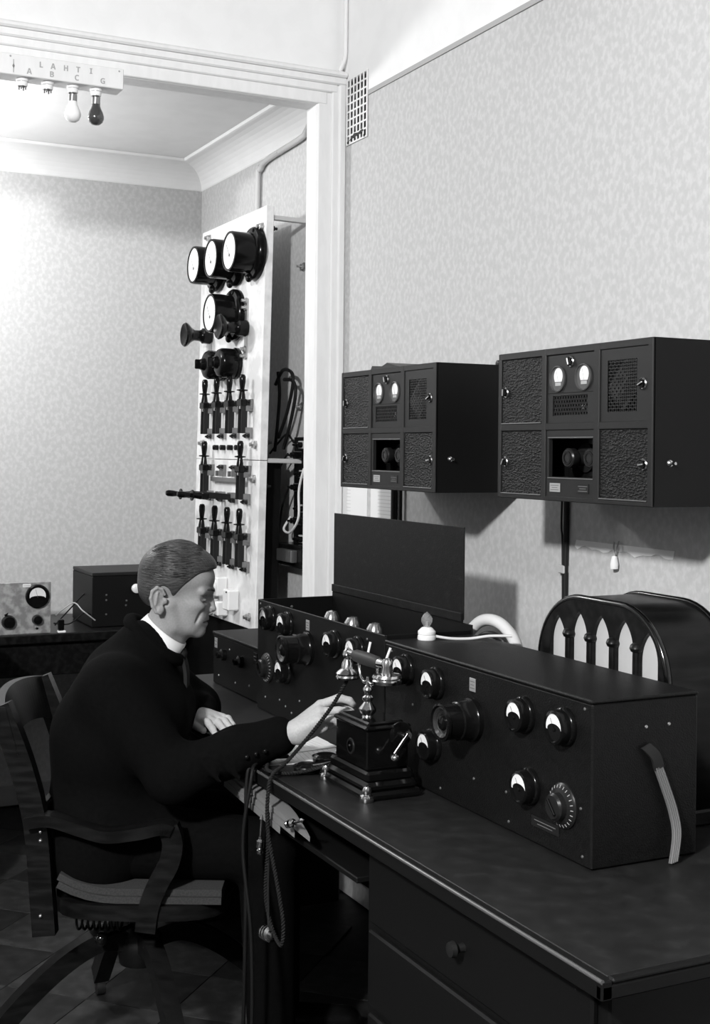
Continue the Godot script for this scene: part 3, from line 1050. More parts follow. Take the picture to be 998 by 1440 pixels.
	b.span(Vector3(0.198, 0.1355, -0.003), Vector3(0.358, 0.1375, -0.001), 0.0004)
	part("window_bead", b, M.brass_dull, p4)
	for x in [0.262, 0.338]:
		b = MB.new()
		b.lathe(lie(Vector3(x, 0.093, -0.060)), [[0, 0], [0.031, 0], [0.031, 0.006], [0.017, 0.012], [0.016, 0.030], [0.021, 0.036], [0.021, 0.050], [0.018, 0.053], [0, 0.053]], 26)
		var k := part("tuning_knob", b, M.bakelite_soft, p4)
		b = MB.new()
		b.lathe(lie(Vector3(x, 0.093, -0.007)), [[0.010, 0], [0.0155, 0], [0.015, 0.0012], [0.010, 0.0012]], 20)
		part("rim", b, M.bakelite, k)
	plate(p4, Vector3(0.225, 0.029, -0.003), 0.038, 0.019, M.nameplate, 3)
	plate(p4, Vector3(0.325, 0.029, -0.003), 0.040, 0.020, M.bakelite_soft, 3)
	# hanging hardware
	b = MB.new()
	b.span(Vector3(0.425, H, -D + 0.002), Vector3(0.445, H + 0.022, -D + 0.008), 0.001)
	b.lathe(lie(Vector3(0.435, H + 0.012, -D + 0.006)), [[0, 0], [0.010, 0], [0.008, 0.006], [0, 0.008]], 12)
	part("hanger", b, M.iron, t)
	b = MB.new()
	b.lathe(Transform3D(Basis(Vector3.BACK, -PI / 2), Vector3(W, 0.085, -0.045)), [[0, 0], [0.008, 0], [0.006, 0.004], [0.003, 0.006], [0.003, 0.016], [0, 0.017]], 12)
	part("side_terminal", b, M.nickel, t)

# ---------------------------------------------------------------- arched radio
func radio():
	var t := thing("table_radio", "dark arch-topped table radio with five pointed fretwork windows", "radio", Vector3(1.60, DESK + 0.0008, -2.338), -PI / 2)
	var W := 0.432
	var H := 0.414
	var R := 0.15
	var outline := func(m: float) -> PackedVector2Array:   # round-shouldered front, drawn in by m
		var p := PackedVector2Array([Vector2(m, m), Vector2(W - m, m)])
		for i in 13:
			var a := PI / 2 * i / 12.0
			p.append(Vector2(W - R + cos(a) * (R - m), H - R + sin(a) * (R - m)))
		for i in 13:
			var a := PI / 2 + PI / 2 * i / 12.0
			p.append(Vector2(R + cos(a) * (R - m), H - R + sin(a) * (R - m)))
		return p
	var b := MB.new()
	b.prism(Transform3D(Basis(), Vector3(0, 0, -0.175)), outline.call(0.004), 0.160, true)
	part("cabinet", b, M.wood_dark, t)
	# moulded edge
	var ring := []
	for p in outline.call(0.006):
		ring.append(Vector3(p.x, p.y, -0.006))
	b = MB.new()
	b.tube(ring, 0.0075, 8, true)
	ring = []
	for p in outline.call(0.003):
		ring.append(Vector3(p.x, p.y, -0.165))
	b.tube(ring, 0.006, 8, true)
	part("edge_moulding", b, M.lacquer, t)
	# fretwork front with five lancets
	var tree := CSGCombiner3D.new()
	tree.name = "fretwork"
	var body := CSGPolygon3D.new()
	body.name = "front_board"
	body.polygon = outline.call(0.008)
	body.depth = 0.009
	body.material = M.wood_dark
	tree.add_child(body)
	for i in 5:
		var cx := 0.082 + i * 0.0745 - 0.005
		var top: float = 0.365 if i == 0 or i == 4 else 0.381
		var hw := 0.0285
		var spring: float = top - 0.058
		var p := PackedVector2Array([Vector2(cx - hw, 0.10), Vector2(cx + hw, 0.10)])
		var rr := (0.058 * 0.058 + hw * hw) / (2.0 * hw)
		for k in 17:
			var y: float = (k / 8.0 if k <= 8 else 2.0 - k / 8.0) * 0.058
			var x := sqrt(rr * rr - y * y) - (rr - hw)
			if k == 8:
				x = 0.0
			p.append(Vector2(cx + (x if k <= 8 else -x), spring + y))
		var hole := CSGPolygon3D.new()
		hole.name = "lancet"
		hole.polygon = p
		hole.depth = 0.05
		hole.operation = CSGShape3D.OPERATION_SUBTRACTION
		hole.material = M.wood_dark
		tree.add_child(hole, true)
		hole.position.z = 0.02
	t.add_child(tree)
	tree.position.z = 0.0
	b = MB.new()
	b.prism(Transform3D(Basis(), Vector3(0, 0, -0.0125)), outline.call(0.02), 0.003)
	part("speaker_cloth", b, M.grille_cloth, t)
	for i in 4:
		b = MB.new()
		var x := 0.082 + i * 0.0745 - 0.005 + 0.0373
		b.lathe(Transform3D(Basis(), Vector3(x, 0.10, -0.002)), [[0, 0], [0.0085, 0], [0.0085, 0.222], [0.012, 0.224], [0.0145, 0.230], [0.012, 0.237], [0.0085, 0.240], [0, 0.241]], 16)
		part("colonnette", b, M.wood_dark, t)
	b = MB.new()
	b.span(Vector3(-0.008, 0, -0.18), Vector3(W + 0.008, 0.03, 0.006), 0.004)
	part("plinth", b, M.wood_dark, t)
	for x in [0.13, 0.216, 0.302]:
		b = MB.new()
		b.lathe(lie(Vector3(x, 0.065, 0.0)), [[0, 0], [0.016, 0], [0.014, 0.018], [0, 0.020]], 18)
		part("knob", b, M.bakelite, t)

# ---------------------------------------------------------------- marble switchboard
func switchboard():
	var t := thing("switchboard", "white marble switchboard with round meters and rows of black knife switches", "switchboard", Vector3(1.672, 0.837, -4.20), -PI / 2)
	t.rotation = Vector3(-0.0188, -PI / 2, 0)
	var H := func(y: float) -> float: return y - 0.837
	# local: x = -s, y up from the bottom edge, z out of the board
	var b := MB.new()
	b.span(Vector3(-0.648, 0, -0.030), Vector3(0.022, 0.5975, 0), 0.002)
	part("lower_slab", b, M.marble, t)
	b = MB.new()
	b.span(Vector3(-0.648, 0.5995, -0.030), Vector3(0.022, 1.497, 0), 0.002)
	part("upper_slab", b, M.marble, t)
	for g in [[0.058, 2.172], [0.250, 2.172], [0.443, 2.172], [0.245, 1.970]]:
		board_meter(t, Vector3(-g[0], H.call(g[1]), 0))
	for s in [0.135, 0.515]:
		var y: float = H.call(1.912)
		b = MB.new()
		b.lathe(lie(Vector3(-s, y, 0.004)), [[0, 0], [0.030, 0], [0.030, 0.032], [0.024, 0.036], [0.021, 0.045], [0.021, 0.066], [0.032, 0.082], [0.044, 0.094], [0.047, 0.102], [0.043, 0.108], [0.034, 0.103], [0.012, 0.092], [0, 0.092]], 28)
		var k := part("regulator_knob", b, M.bakelite, t)
		b = MB.new()
		b.box(Vector3(-s, y, 0.003), Vector3(0.022, 0.215, 0.006), 0.001)
		for dy in [-0.10, -0.075, 0.075, 0.10]:
			b.lathe(lie(Vector3(-s, y + dy, 0.004)), [[0, 0], [0.012, 0], [0.011, 0.008], [0.006, 0.009], [0.006, 0.02], [0, 0.021]], 10)
		part("contact_strip", b, M.steel_bolt, k)
	for s in [0.225, 0.365]:
		var y: float = H.call(1.790)
		b = MB.new()
		b.lathe(lie(Vector3(-s, y, 0)), [[0, 0], [0.058, 0], [0.058, 0.012], [0.054, 0.016], [0.054, 0.062], [0.048, 0.074], [0.036, 0.080], [0.024, 0.080], [0.020, 0.094], [0.010, 0.097], [0, 0.097]], 28)
		var k := part("rotary_switch", b, M.bakelite, t)
		b = MB.new()
		b.box(Vector3(-s, y, 0.104), Vector3(0.008, 0.036, 0.022), 0.003)
		part("thumb_grip", b, M.bakelite, k)
	# knife switches
	for s in [0.470, 0.338, 0.203, 0.072]:
		knife(t, Vector3(-s, H.call(1.530), 0), false)
	for s in [0.457, 0.075]:
		knife(t, Vector3(-s, H.call(1.293), 0), false)
	for s in [0.330, 0.200]:
		knife(t, Vector3(-s, H.call(1.293), 0), true)
	for s in [0.464, 0.323, 0.191, 0.067]:
		knife(t, Vector3(-s, H.call(1.052), 0), false)
	b = MB.new()
	b.span(Vector3(-0.43, H.call(1.352), 0.012), Vector3(-0.09, H.call(1.368), 0.018), 0.001)
	part("bus_bar", b, M.copper_bar, t)
	for s in [0.404, 0.329, 0.252, 0.177]:
		b = MB.new()
		b.lathe(lie(Vector3(-s, H.call(1.480), 0)), [[0, 0], [0.010, 0], [0.010, 0.018], [0.008, 0.020], [0, 0.020]], 12)
		part("peg", b, M.bakelite, t)
	for g in [[0.566, 1.496], [0.018, 1.491], [0.010, 2.262], [0.032, 0.880], [0.020, 1.370], [0.56, 2.30]]:
		b = MB.new()
		b.lathe(lie(Vector3(-g[0], H.call(g[1]), 0)), [[0, 0], [0.016, 0], [0.016, 0.004], [0.0125, 0.005], [0.0125, 0.014], [0.008, 0.016], [0.007, 0.024], [0, 0.025]], 6)
		part("bolt", b, M.steel_bolt, t)
	# porcelain fuse blocks
	for g in [[0.165, 0.927, 0.060, 0.075], [0.285, 0.965, 0.055, 0.070], [0.275, 0.885, 0.060, 0.055], [0.375, 0.955, 0.055, 0.070], [0.370, 0.880, 0.055, 0.060]]:
		b = MB.new()
		b.box(Vector3(-g[0], H.call(g[1]), 0.022), Vector3(g[2], g[3], 0.044), 0.005)
		var p := part("fuse_block", b, M.porcelain, t)
		b = MB.new()
		if g[0] > 0.27:
			b.lathe(lie(Vector3(-g[0], H.call(g[1]), 0.044)), [[0, 0], [0.026, 0], [0.026, 0.008], [0.022, 0.010], [0.025, 0.014], [0.025, 0.024], [0.020, 0.032], [0, 0.034]], 20)
			part("fuse_cap", b, M.porcelain, p)
		else:
			b.lathe(lie(Vector3(-g[0] + 0.012, H.call(g[1]) + g[3] * 0.5 - 0.008, 0.044)), [[0, 0], [0.004, 0], [0.003, 0.003], [0, 0.004]], 8)
			part("screw", b, M.iron, p)
	# stay bars from the board to the wall
	for y in [2.296, 1.436]:
		b = MB.new()
		var yy: float = H.call(y)
		var lean: float = 0.0188 * yy
		b.span(Vector3(-0.01, yy - 0.008, -0.195 + lean), Vector3(0.012, yy + 0.008, -0.030), 0.002)
		part("stay_bar", b, M.pipe_paint, t)
	for g in [[0.012, 2.258], [0.014, 1.345], [0.014, 1.50]]:
		b = MB.new()
		b.lathe(Transform3D(Basis(Vector3.RIGHT, -PI / 2), Vector3(g[0] - 0.012, H.call(g[1]), -0.030)), [[0, 0], [0.010, 0], [0.010, 0.010], [0.005, 0.012], [0.005, 0.022], [0, 0.023]], 6)
		part("rear_nut", b, M.iron, t)
	# frame legs below the slabs
	for x in [-0.56, -0.16]:
		b = MB.new()
		b.span(Vector3(x - 0.015, -0.835, -0.075), Vector3(x + 0.015, 1.40, -0.051), 0.002)
		part("frame_upright", b, M.iron, t)
	b = MB.new()
	b.span(Vector3(-0.95, -0.835, -0.050), Vector3(0.018, -0.004, -0.012), 0.002)
	part("base_panel", b, M.black_paint, t)
	# cables behind the board
	for l in [[[-0.14, 1.715], [-0.07, 1.765], [0.02, 1.735], [-0.02, 1.62], [-0.10, 1.52]], [[-0.12, 1.76], [-0.10, 1.68], [-0.11, 1.58], [-0.13, 1.47]], [[-0.06, 1.73], [0.02, 1.72], [0.045, 1.67], [0.0, 1.56], [-0.05, 1.48]]]:
		var pts := []
		for q in l:
			pts.append(Vector3(q[0], H.call(q[1]), -0.12))
		b = MB.new()
		b.tube(curve(pts, 8), 0.0065, 8)
		part("cable", b, M.cord_black, t)
	# dark apparatus boards mounted behind the lower half
	b = MB.new()
	b.span(Vector3(-0.60, 0.10, -0.115), Vector3(-0.05, 0.60, -0.06), 0.004)
	part("rear_apparatus", b, M.black_paint, t)

	# terminal rack on the wall beside the casing
	var r := thing("terminal_rack", "column of dark terminal blocks and a looping white wire behind the door casing", "terminal rack", Vector3(1.87, 1.06, -4.255), -PI / 2)
	b = MB.new()
	b.span(Vector3(0.0, 0.05, -0.001), Vector3(0.205, 0.46, 0.022), 0.002)
	part("backboard", b, M.black_paint, r)
	b = MB.new()
	b.span(Vector3(-0.02, 0.0, -0.001), Vector3(0.2, 0.08, 0.075), 0.004)
	part("relay_box", b, M.bakelite, r)
	b = MB.new()
	b.span(Vector3(0.03, 0.02, 0.075), Vector3(0.16, 0.062, 0.100), 0.002)
	part("relay_coil", b, M.brass_dull, r)
	for g in [[0.10, 0.432, 0], [0.055, 0.395, 1], [0.11, 0.328, 0], [0.06, 0.28, 1], [0.11, 0.206, 0], [0.06, 0.16, 1], [0.11, 0.098, 0]]:
		b = MB.new()
		b.span(Vector3(g[0] - 0.03, g[1] - 0.014, 0.022), Vector3(g[0] + 0.05, g[1] + 0.014, 0.038), 0.002)
		var tb := part("terminal_block", b, M.pipe_paint if g[2] == 0 else M.bakelite, r)
		b = MB.new()
		for x in [-0.022, 0.004]:
			b.lathe(lie(Vector3(g[0] + x, g[1], 0.038)), [[0, 0], [0.010, 0], [0.010, 0.012], [0.004, 0.014], [0.004, 0.024], [0, 0.025]], 10)
		part("terminal_nuts", b, M.bakelite, tb)
		b = MB.new()
		b.box(Vector3(g[0] - 0.009, g[1], 0.044), Vector3(0.010, 0.012, 0.010), 0.001)
		part("link", b, M.nickel, tb)
	b = MB.new()
	b.tube(curve([Vector3(0.197, 0.348, 0.07), Vector3(0.157, 0.273, 0.07), Vector3(0.154, 0.175, 0.07), Vector3(0.082, 0.122, 0.07), Vector3(0.025, 0.131, 0.07), Vector3(0.030, 0.174, 0.045)], 10), 0.0045, 8)
	part("white_wire", b, M.cord_white, r)
	for l in [[[0.01, 0.40], [-0.05, 0.36], [-0.12, 0.28], [-0.15, 0.1]], [[0.02, 0.28], [-0.04, 0.20], [-0.08, 0.05], [-0.10, -0.2]], [[0.06, 0.44], [0.0, 0.47], [-0.08, 0.44], [-0.16, 0.40]]]:
		var pts := []
		for q in l:
			pts.append(Vector3(q[0], q[1], 0.05))
		b = MB.new()
		b.tube(curve(pts, 8), 0.004, 6)
		part("dark_wire", b, M.cord_black, r)
	b = MB.new()
	b.tube([Vector3(0.07, -0.3, 0.008), Vector3(0.07, 0.0, 0.008)], 0.007, 8)
	part("lead_pipe", b, M.pipe_paint, r)

func board_meter(t: Node, at: Vector3):
	var b := MB.new()
	b.lathe(lie(at), [[0, 0], [0.095, 0], [0.095, 0.020], [0.090, 0.026], [0.074, 0.028], [0.072, 0.030], [0.072, 0.100], [0.070, 0.107], [0.064, 0.108], [0.063, 0.103], [0, 0.103]], 40)
	for k in 3:
		var a := TAU * k / 3 + PI / 2 - 0.3
		b.lathe(lie(at + Vector3(cos(a), sin(a), 0) * 0.083 + Vector3(0, 0, 0.026)), [[0, 0], [0.007, 0], [0.006, 0.004], [0, 0.006]], 10)
	var g := part("meter", b, M.bakelite, t)
	b = MB.new()
	b.lathe(lie(at + Vector3(0, 0, 0.103)), [[0, 0], [0.0625, 0], [0.0625, 0.001], [0, 0.001]], 36)
	part("dial", b, M.dial_white, g)
	b = MB.new()
	for i in 13:
		var a := PI * (0.12 + 0.76 * i / 12.0)
		var c := Vector3(cos(a), sin(a), 0)
		b.bar(at + c * 0.044 + Vector3(0, -0.014, 0.1043), at + c * (0.052 if i % 3 else 0.055) + Vector3(0, -0.014, 0.1043), 0.0010, 0.0004, Vector3.BACK)
	part("scale_marks", b, M.ink, g)
	b = MB.new()
	b.bar(at + Vector3(0, -0.014, 0.1050), at + Vector3(-0.030, 0.026, 0.1050), 0.0016, 0.0005, Vector3.BACK)
	b.lathe(lie(at + Vector3(0, -0.014, 0.104)), [[0, 0], [0.006, 0], [0.005, 0.002], [0, 0.002]], 12)
	part("needle", b, M.ink, g)
	b = MB.new()
	b.ball(at + Vector3(0.0, -0.088, 0.028), Vector3(0.018, 0.016, 0.012), 12)
	part("terminal_cap", b, M.bakelite, g)

func knife(t: Node, at: Vector3, open: bool):   # at: the hinge line on the board
	var k := Node3D.new()
	k.name = "knife_switch"
	t.add_child(k, true)
	k.position = at
	# jaws fixed to the board
	for s in [-0.017, 0.017]:
		for y in [0.012, 0.090]:
			var b := MB.new()
			b.box(Vector3(s, y, 0.014), Vector3(0.009, 0.020, 0.028), 0.001)
			b.box(Vector3(s, y + (-0.012 if y < 0.05 else 0.016), 0.006), Vector3(0.012, 0.034, 0.012), 0.001)
			part("jaw", b, M.copper_bar if y > 0.05 else M.brass_dull, k)
			b = MB.new()
			b.lathe(lie(Vector3(s, y + (-0.020 if y < 0.05 else 0.024), 0.012)), [[0, 0], [0.0075, 0], [0.0075, 0.005], [0.004, 0.006], [0.003, 0.012], [0, 0.012]], 8)
			part("terminal_nut", b, M.iron, k)
	# the moving fork: blades, crosspiece, handle
	var f := Node3D.new()
	f.name = "switch_arm"
	k.add_child(f)
	f.position = Vector3(0, 0.012, 0.026)
	var b := MB.new()
	for s in [-0.017, 0.017]:
		b.box(Vector3(s, 0.045, 0.006), Vector3(0.0045, 0.112, 0.022), 0.001)
	part("blades", b, M.iron, f)
	b = MB.new()
	b.box(Vector3(0, 0.098, 0.010), Vector3(0.050, 0.026, 0.024), 0.004)
	b.lathe(Transform3D(Basis(), Vector3(0, 0.108, 0.010)), [[0, 0], [0.013, 0], [0.012, 0.010], [0.009, 0.030], [0.020, 0.032], [0.020, 0.036], [0.008, 0.038], [0.009, 0.045], [0.0115, 0.065], [0.0115, 0.082], [0.008, 0.090], [0, 0.092]], 16)
	part("handle", b, M.bakelite, f)
	b = MB.new()
	b.box(Vector3(0, 0.081, 0.016), Vector3(0.012, 0.012, 0.004), 0.001)
	part("name_tab", b, M.nickel, f)
	if open:
		f.rotation.x = PI / 2 - 0.06

# ---------------------------------------------------------------- sign over the opening
func letters(text: String, size: float, m: Material, parent: Node, at: Vector3):
	var f := SystemFont.new()
	f.font_names = PackedStringArray(["Droid Sans"])
	f.font_weight = 700
	var tm := TextMesh.new()
	tm.text = text
	tm.font = f
	tm.font_size = 64
	tm.pixel_size = size / 46.0
	tm.depth = 0.001
	tm.horizontal_alignment = HORIZONTAL_ALIGNMENT_CENTER
	tm.vertical_alignment = VERTICAL_ALIGNMENT_CENTER
	var o := MeshInstance3D.new()
	o.name = "letter"
	o.mesh = tm
	o.material_override = m
	parent.add_child(o, true)
	o.position = at

func lahti_sign():
	var t := thing("indicator_sign", "white lamp box lettered LAHTI with A B C G under the lintel", "sign", Vector3(0.80, 2.567, -3.82))
	# local: x - 0.80, front face at z 0, back at -0.08
	var b := MB.new()
	b.span(Vector3(-0.36, 0, -0.0725), Vector3(0.281, 0.062, 0), 0.002)
	part("box", b, M.white_paint, t)
	for l in [["L", 0.830, 2.607], ["A", 0.866, 2.607], ["H", 0.904, 2.607], ["T", 0.941, 2.608], ["I", 0.980, 2.609], ["A", 0.796, 2.583], ["B", 0.862, 2.583], ["C", 0.937, 2.583], ["G", 1.016, 2.584]]:
		letters(l[0], 0.0165, M.letter_grey, t, Vector3(l[1] - 0.80, l[2] - 2.567, 0.0006))
	b = MB.new()
	b.box(Vector3(0.750 - 0.80, 0.026, 0.0005), Vector3(0.002, 0.038, 0.001))
	b.prism(Transform3D(Basis(), Vector3(0.750 - 0.80, 0.026, 0)), PackedVector2Array([Vector2(-0.004, 0), Vector2(0, -0.007), Vector2(0.004, 0), Vector2(0, 0.007)]), 0.001)
	part("arrow_mark", b, M.letter_grey, t)
	for x in [0.741, 1.067]:
		screw(t, Vector3(x - 0.80, 0.054, 0), 0.003, M.letter_grey)
	var xs := [0.783, 0.858, 0.934, 1.005]
	for i in 4:
		b = MB.new()
		b.lathe(Transform3D(Basis(), Vector3(xs[i] - 0.80, -0.022, -0.034)), [[0, 0.008], [0.011, 0.008], [0.011, 0.0], [0.015, 0.0], [0.016, 0.012], [0.019, 0.014], [0.019, 0.022], [0, 0.022]], 22)
		var s := part("lamp_socket", b, M.porcelain, t)
		b = MB.new()
		for k in 4:
			var a := TAU * k / 4 + 0.5
			b.box(Vector3(xs[i] - 0.80 + cos(a) * 0.010, -0.026, -0.034 + sin(a) * 0.010), Vector3(0.004, 0.012, 0.004), 0.0005)
		part("contact", b, M.brass_dull, s)
	for i in [2, 3]:
		var l := thing("light_bulb", "white frosted bulb under the letter C of the sign" if i == 2 else "dark painted bulb under the letter G of the sign", "light bulb", Vector3(xs[i], 2.456, -3.854), 0.0, "bulbs in the sign")
		b = MB.new()
		b.lathe(Transform3D(), [[0, 0], [0.012, 0.0025], [0.020, 0.009], [0.0245, 0.019], [0.0245, 0.028], [0.021, 0.040], [0.0160, 0.050], [0.0130, 0.058], [0.012, 0.066]], 26)
		part("glass_envelope", b, M.frosted_bulb if i == 2 else M.red_bulb, l)
		b = MB.new()
		b.lathe(Transform3D(Basis(), Vector3(0, 0.064, 0)), [[0, 0], [0.0128, 0], [0.0128, 0.020], [0, 0.021]], 18)
		part("screw_cap", b, M.brass_dull, l)

# ---------------------------------------------------------------- small things on the walls
func wall_bits():
	# ventilation grille
	var t := thing("ventilation_grille", "rusty white ventilation grille in the corner above the wallpaper", "grille", Vector3(WALL - 0.001, 2.497, -3.868), -PI / 2)
	var b: MB
	for i in 7:
		b = MB.new()
		var x := 0.0 + i * 0.0247
		b.span(Vector3(x - 0.0034, 0, 0.001), Vector3(x + 0.0034, 0.215, 0.005), 0.001)
		part("bar", b, M.white_paint, t)
	for i in 9:
		b = MB.new()
		var y := 0.0 + i * 0.0268
		b.span(Vector3(-0.004, y - 0.0030, 0.0012), Vector3(0.152, y + 0.0030, 0.0045), 0.001)
		part("crossbar", b, M.white_paint, t)
	b = MB.new()
	var chip := PackedVector2Array([Vector2(0.022, 0.004), Vector2(0.05, 0.008), Vector2(0.11, 0.012), Vector2(0.130, 0.018), Vector2(0.12, 0.024), Vector2(0.09, 0.019), Vector2(0.06, 0.023), Vector2(0.04, 0.013)])
	b.prism(Transform3D(Basis(), Vector3(0, 0.004, 0.0050)), chip, 0.0008)
	part("rust_patch", b, M.iron, t)
	for x in [0.015, 0.135]:
		screw(t, Vector3(x, -0.008 + 0.012, 0.005), 0.005, M.iron)

	# conduit in the back room
	t = thing("conduit", "painted steel conduit bending down the back room wall to the switchboard", "pipe", Vector3(1.87, 2.30, -4.65))
	b = MB.new()
	var c := curve([Vector3(-0.016, -0.30, -0.002), Vector3(-0.016, 0.22, 0.0), Vector3(-0.016, 0.262, 0.03), Vector3(-0.016, 0.285, 0.10), Vector3(-0.016, 0.298, 0.40), Vector3(-0.016, 0.312, 0.46), Vector3(-0.022, 0.345, 0.51), Vector3(-0.04, 0.40, 0.53), Vector3(-0.05, 0.43, 0.535)], 8)
	b.tube(c, 0.011, 12)
	part("tube", b, M.pipe_paint, t)
	for g in [[0.10, 0.0], [0.290, 0.2]]:
		b = MB.new()
		b.box(Vector3(-0.014, g[0], g[1]), Vector3(0.028, 0.012, 0.034), 0.002)
		part("clip", b, M.pipe_paint, t)
	t = thing("conduit", "thin painted conduit rising in the corner above the door casing", "pipe", Vector3(WALL - 0.012, 2.742, -3.885))
	b = MB.new()
	b.tube(curve([Vector3(-0.018, 0.0, 0.01), Vector3(-0.010, 0.02, 0.012), Vector3(0.0, 0.05, 0.014), Vector3(0.002, 0.12, 0.014), Vector3(0.002, 0.50, 0.014)], 8), 0.007, 10)
	part("tube", b, M.white_paint, t)
	# bolts on the back room wall
	for g in [[2.135, -4.228], [1.630, -4.235]]:
		t = thing("wall_bolt", "steel bolt in the wall behind the switchboard, " + ("the upper one" if g[0] > 2 else "the lower one above the terminals"), "bolt", Vector3(1.87, g[0], g[1]), -PI / 2, "bolts behind the switchboard")
		b = MB.new()
		b.lathe(lie(Vector3.ZERO), [[0, 0], [0.016, 0], [0.016, 0.004], [0.0, 0.004]], 16)
		part("washer", b, M.steel_bolt, t)
		b = MB.new()
		b.lathe(lie(Vector3(0, 0, 0.004)), [[0, 0], [0.011, 0], [0.011, 0.012], [0.005, 0.013], [0.005, 0.026], [0, 0.026]], 6)
		part("nut", b, M.steel_bolt, t)

	# two typed sheets under the far receiver
	for i in 2:
		var x0: float = [0.0, 0.206][i]
		t = thing("typed_sheet", "typed sheet pinned to the wall " + ("against the door casing" if i == 0 else "next to the dark pipe") + ", under the far receiver", "paper", Vector3(WALL, 1.14, -3.876 + x0), -PI / 2, "pinned sheets")
		b = MB.new()
		b.span(Vector3(0.0, 0.0, 0.0004), Vector3([0.180, 0.21][i], 0.297, 0.0014))
		part("sheet", b, M.paper, t)
		b = MB.new()
		for k in 23:
			b.span(Vector3(0.05 if i == 1 else 0.03, 0.27 - k * 0.0115, 0.0014), Vector3([0.06, 0.19 - (k * 7 % 5) * 0.012][i], 0.2720 - k * 0.0115, 0.0017))
		part("typing", b, M.faint_print, t)
	# pipes: behind the far receiver, and the one running down behind the radio
	t = thing("wall_pipe", "dark pipe on the wall right of the pinned sheets", "pipe", Vector3(WALL - 0.012, 0.78, -3.49))
	b = MB.new()
	b.cyl(Vector3(0, 0, 0), Vector3(0, 0.70, 0), 0.010, -1, 12)
	part("tube", b, M.pipe_dark, t)
	b = MB.new()
	b.cyl(Vector3(0, 0, 0.042), Vector3(0, 0.70, 0.042), 0.006, -1, 10)
	part("cable", b, M.pipe_dark, t)
	t = thing("wall_pipe", "dark pipe running down the wall to the arched radio", "pipe", Vector3(WALL - 0.008, 0.78, -2.600))
	b = MB.new()
	b.cyl(Vector3(0, 0, 0), Vector3(0, 0.70, 0.008), 0.007, -1, 12)
	part("tube", b, M.pipe_dark, t)
	b = MB.new()
	b.tube(curve([Vector3(0.002, 0.68, -0.012), Vector3(0.002, 0.52, -0.017), Vector3(0.002, 0.47, -0.012), Vector3(0.002, 0.30, -0.008)], 6), 0.0025, 6)
	part("thin_wire", b, M.pipe_dark, t)
	b = MB.new()
	b.box(Vector3(0.0, 0.405, -0.004), Vector3(0.018, 0.020, 0.026), 0.002)
	part("clamp", b, M.pipe_paint, t)
	# torn strip of paper with a porcelain cleat
	t = thing("torn_paper_strip", "torn strip of paper stuck to the wall above the arched radio", "paper", Vector3(WALL, 1.236, -2.567), -PI / 2)
	var poly := PackedVector2Array([Vector2(0.006, 0.024), Vector2(0.0, 0.008)])
	for i in 25:
		poly.append(Vector2(0.012 + i * 0.0145, 0.0015 + 0.0065 * absf(sin(i * 2.3)) + 0.004 * sin(i * 0.7)))
	poly.append(Vector2(0.366, 0.023))
	b = MB.new()
	b.prism(Transform3D(Basis(), Vector3(0, 0, 0.0004)), poly, 0.0012)
	part("strip", b, M.torn_paper, t)
	t = thing("porcelain_cleat", "small white porcelain cleat hanging over the torn paper strip", "cleat", Vector3(WALL, 1.203, -2.398), -PI / 2)
	b = MB.new()
	b.lathe(Transform3D(Basis(), Vector3(0, 0, 0.012)), [[0, 0], [0.009, 0.001], [0.010, 0.012], [0.006, 0.030], [0, 0.033]], 14)
	part("cleat", b, M.porcelain, t)
	b = MB.new()
	b.tube([Vector3(0, 0.03, 0.012), Vector3(-0.006, 0.045, 0.010), Vector3(-0.010, 0.062, 0.006)], 0.002, 6)
	b.tube([Vector3(0, 0.03, 0.012), Vector3(0.006, 0.048, 0.010), Vector3(0.008, 0.066, 0.006)], 0.002, 6)
	part("wire_ends", b, M.letter_grey, t)
	# scrap lying on top of the far receiver
	t = thing("folded_paper", "folded paper lying on top of the far wall receiver", "paper", Vector3(1.62, 1.697, -3.20), -PI / 2)
	b = MB.new()
	b.prism(Transform3D(Basis(Vector3.RIGHT, 0.0), Vector3(0, 0.0005, -0.10)), PackedVector2Array([Vector2(0, 0), Vector2(0.01, 0.012), Vector2(0.07, 0.008), Vector2(0.10, 0.016), Vector2(0.16, 0.004), Vector2(0.19, 0.0)]), 0.10)
	part("sheet", b, M.iron, t)

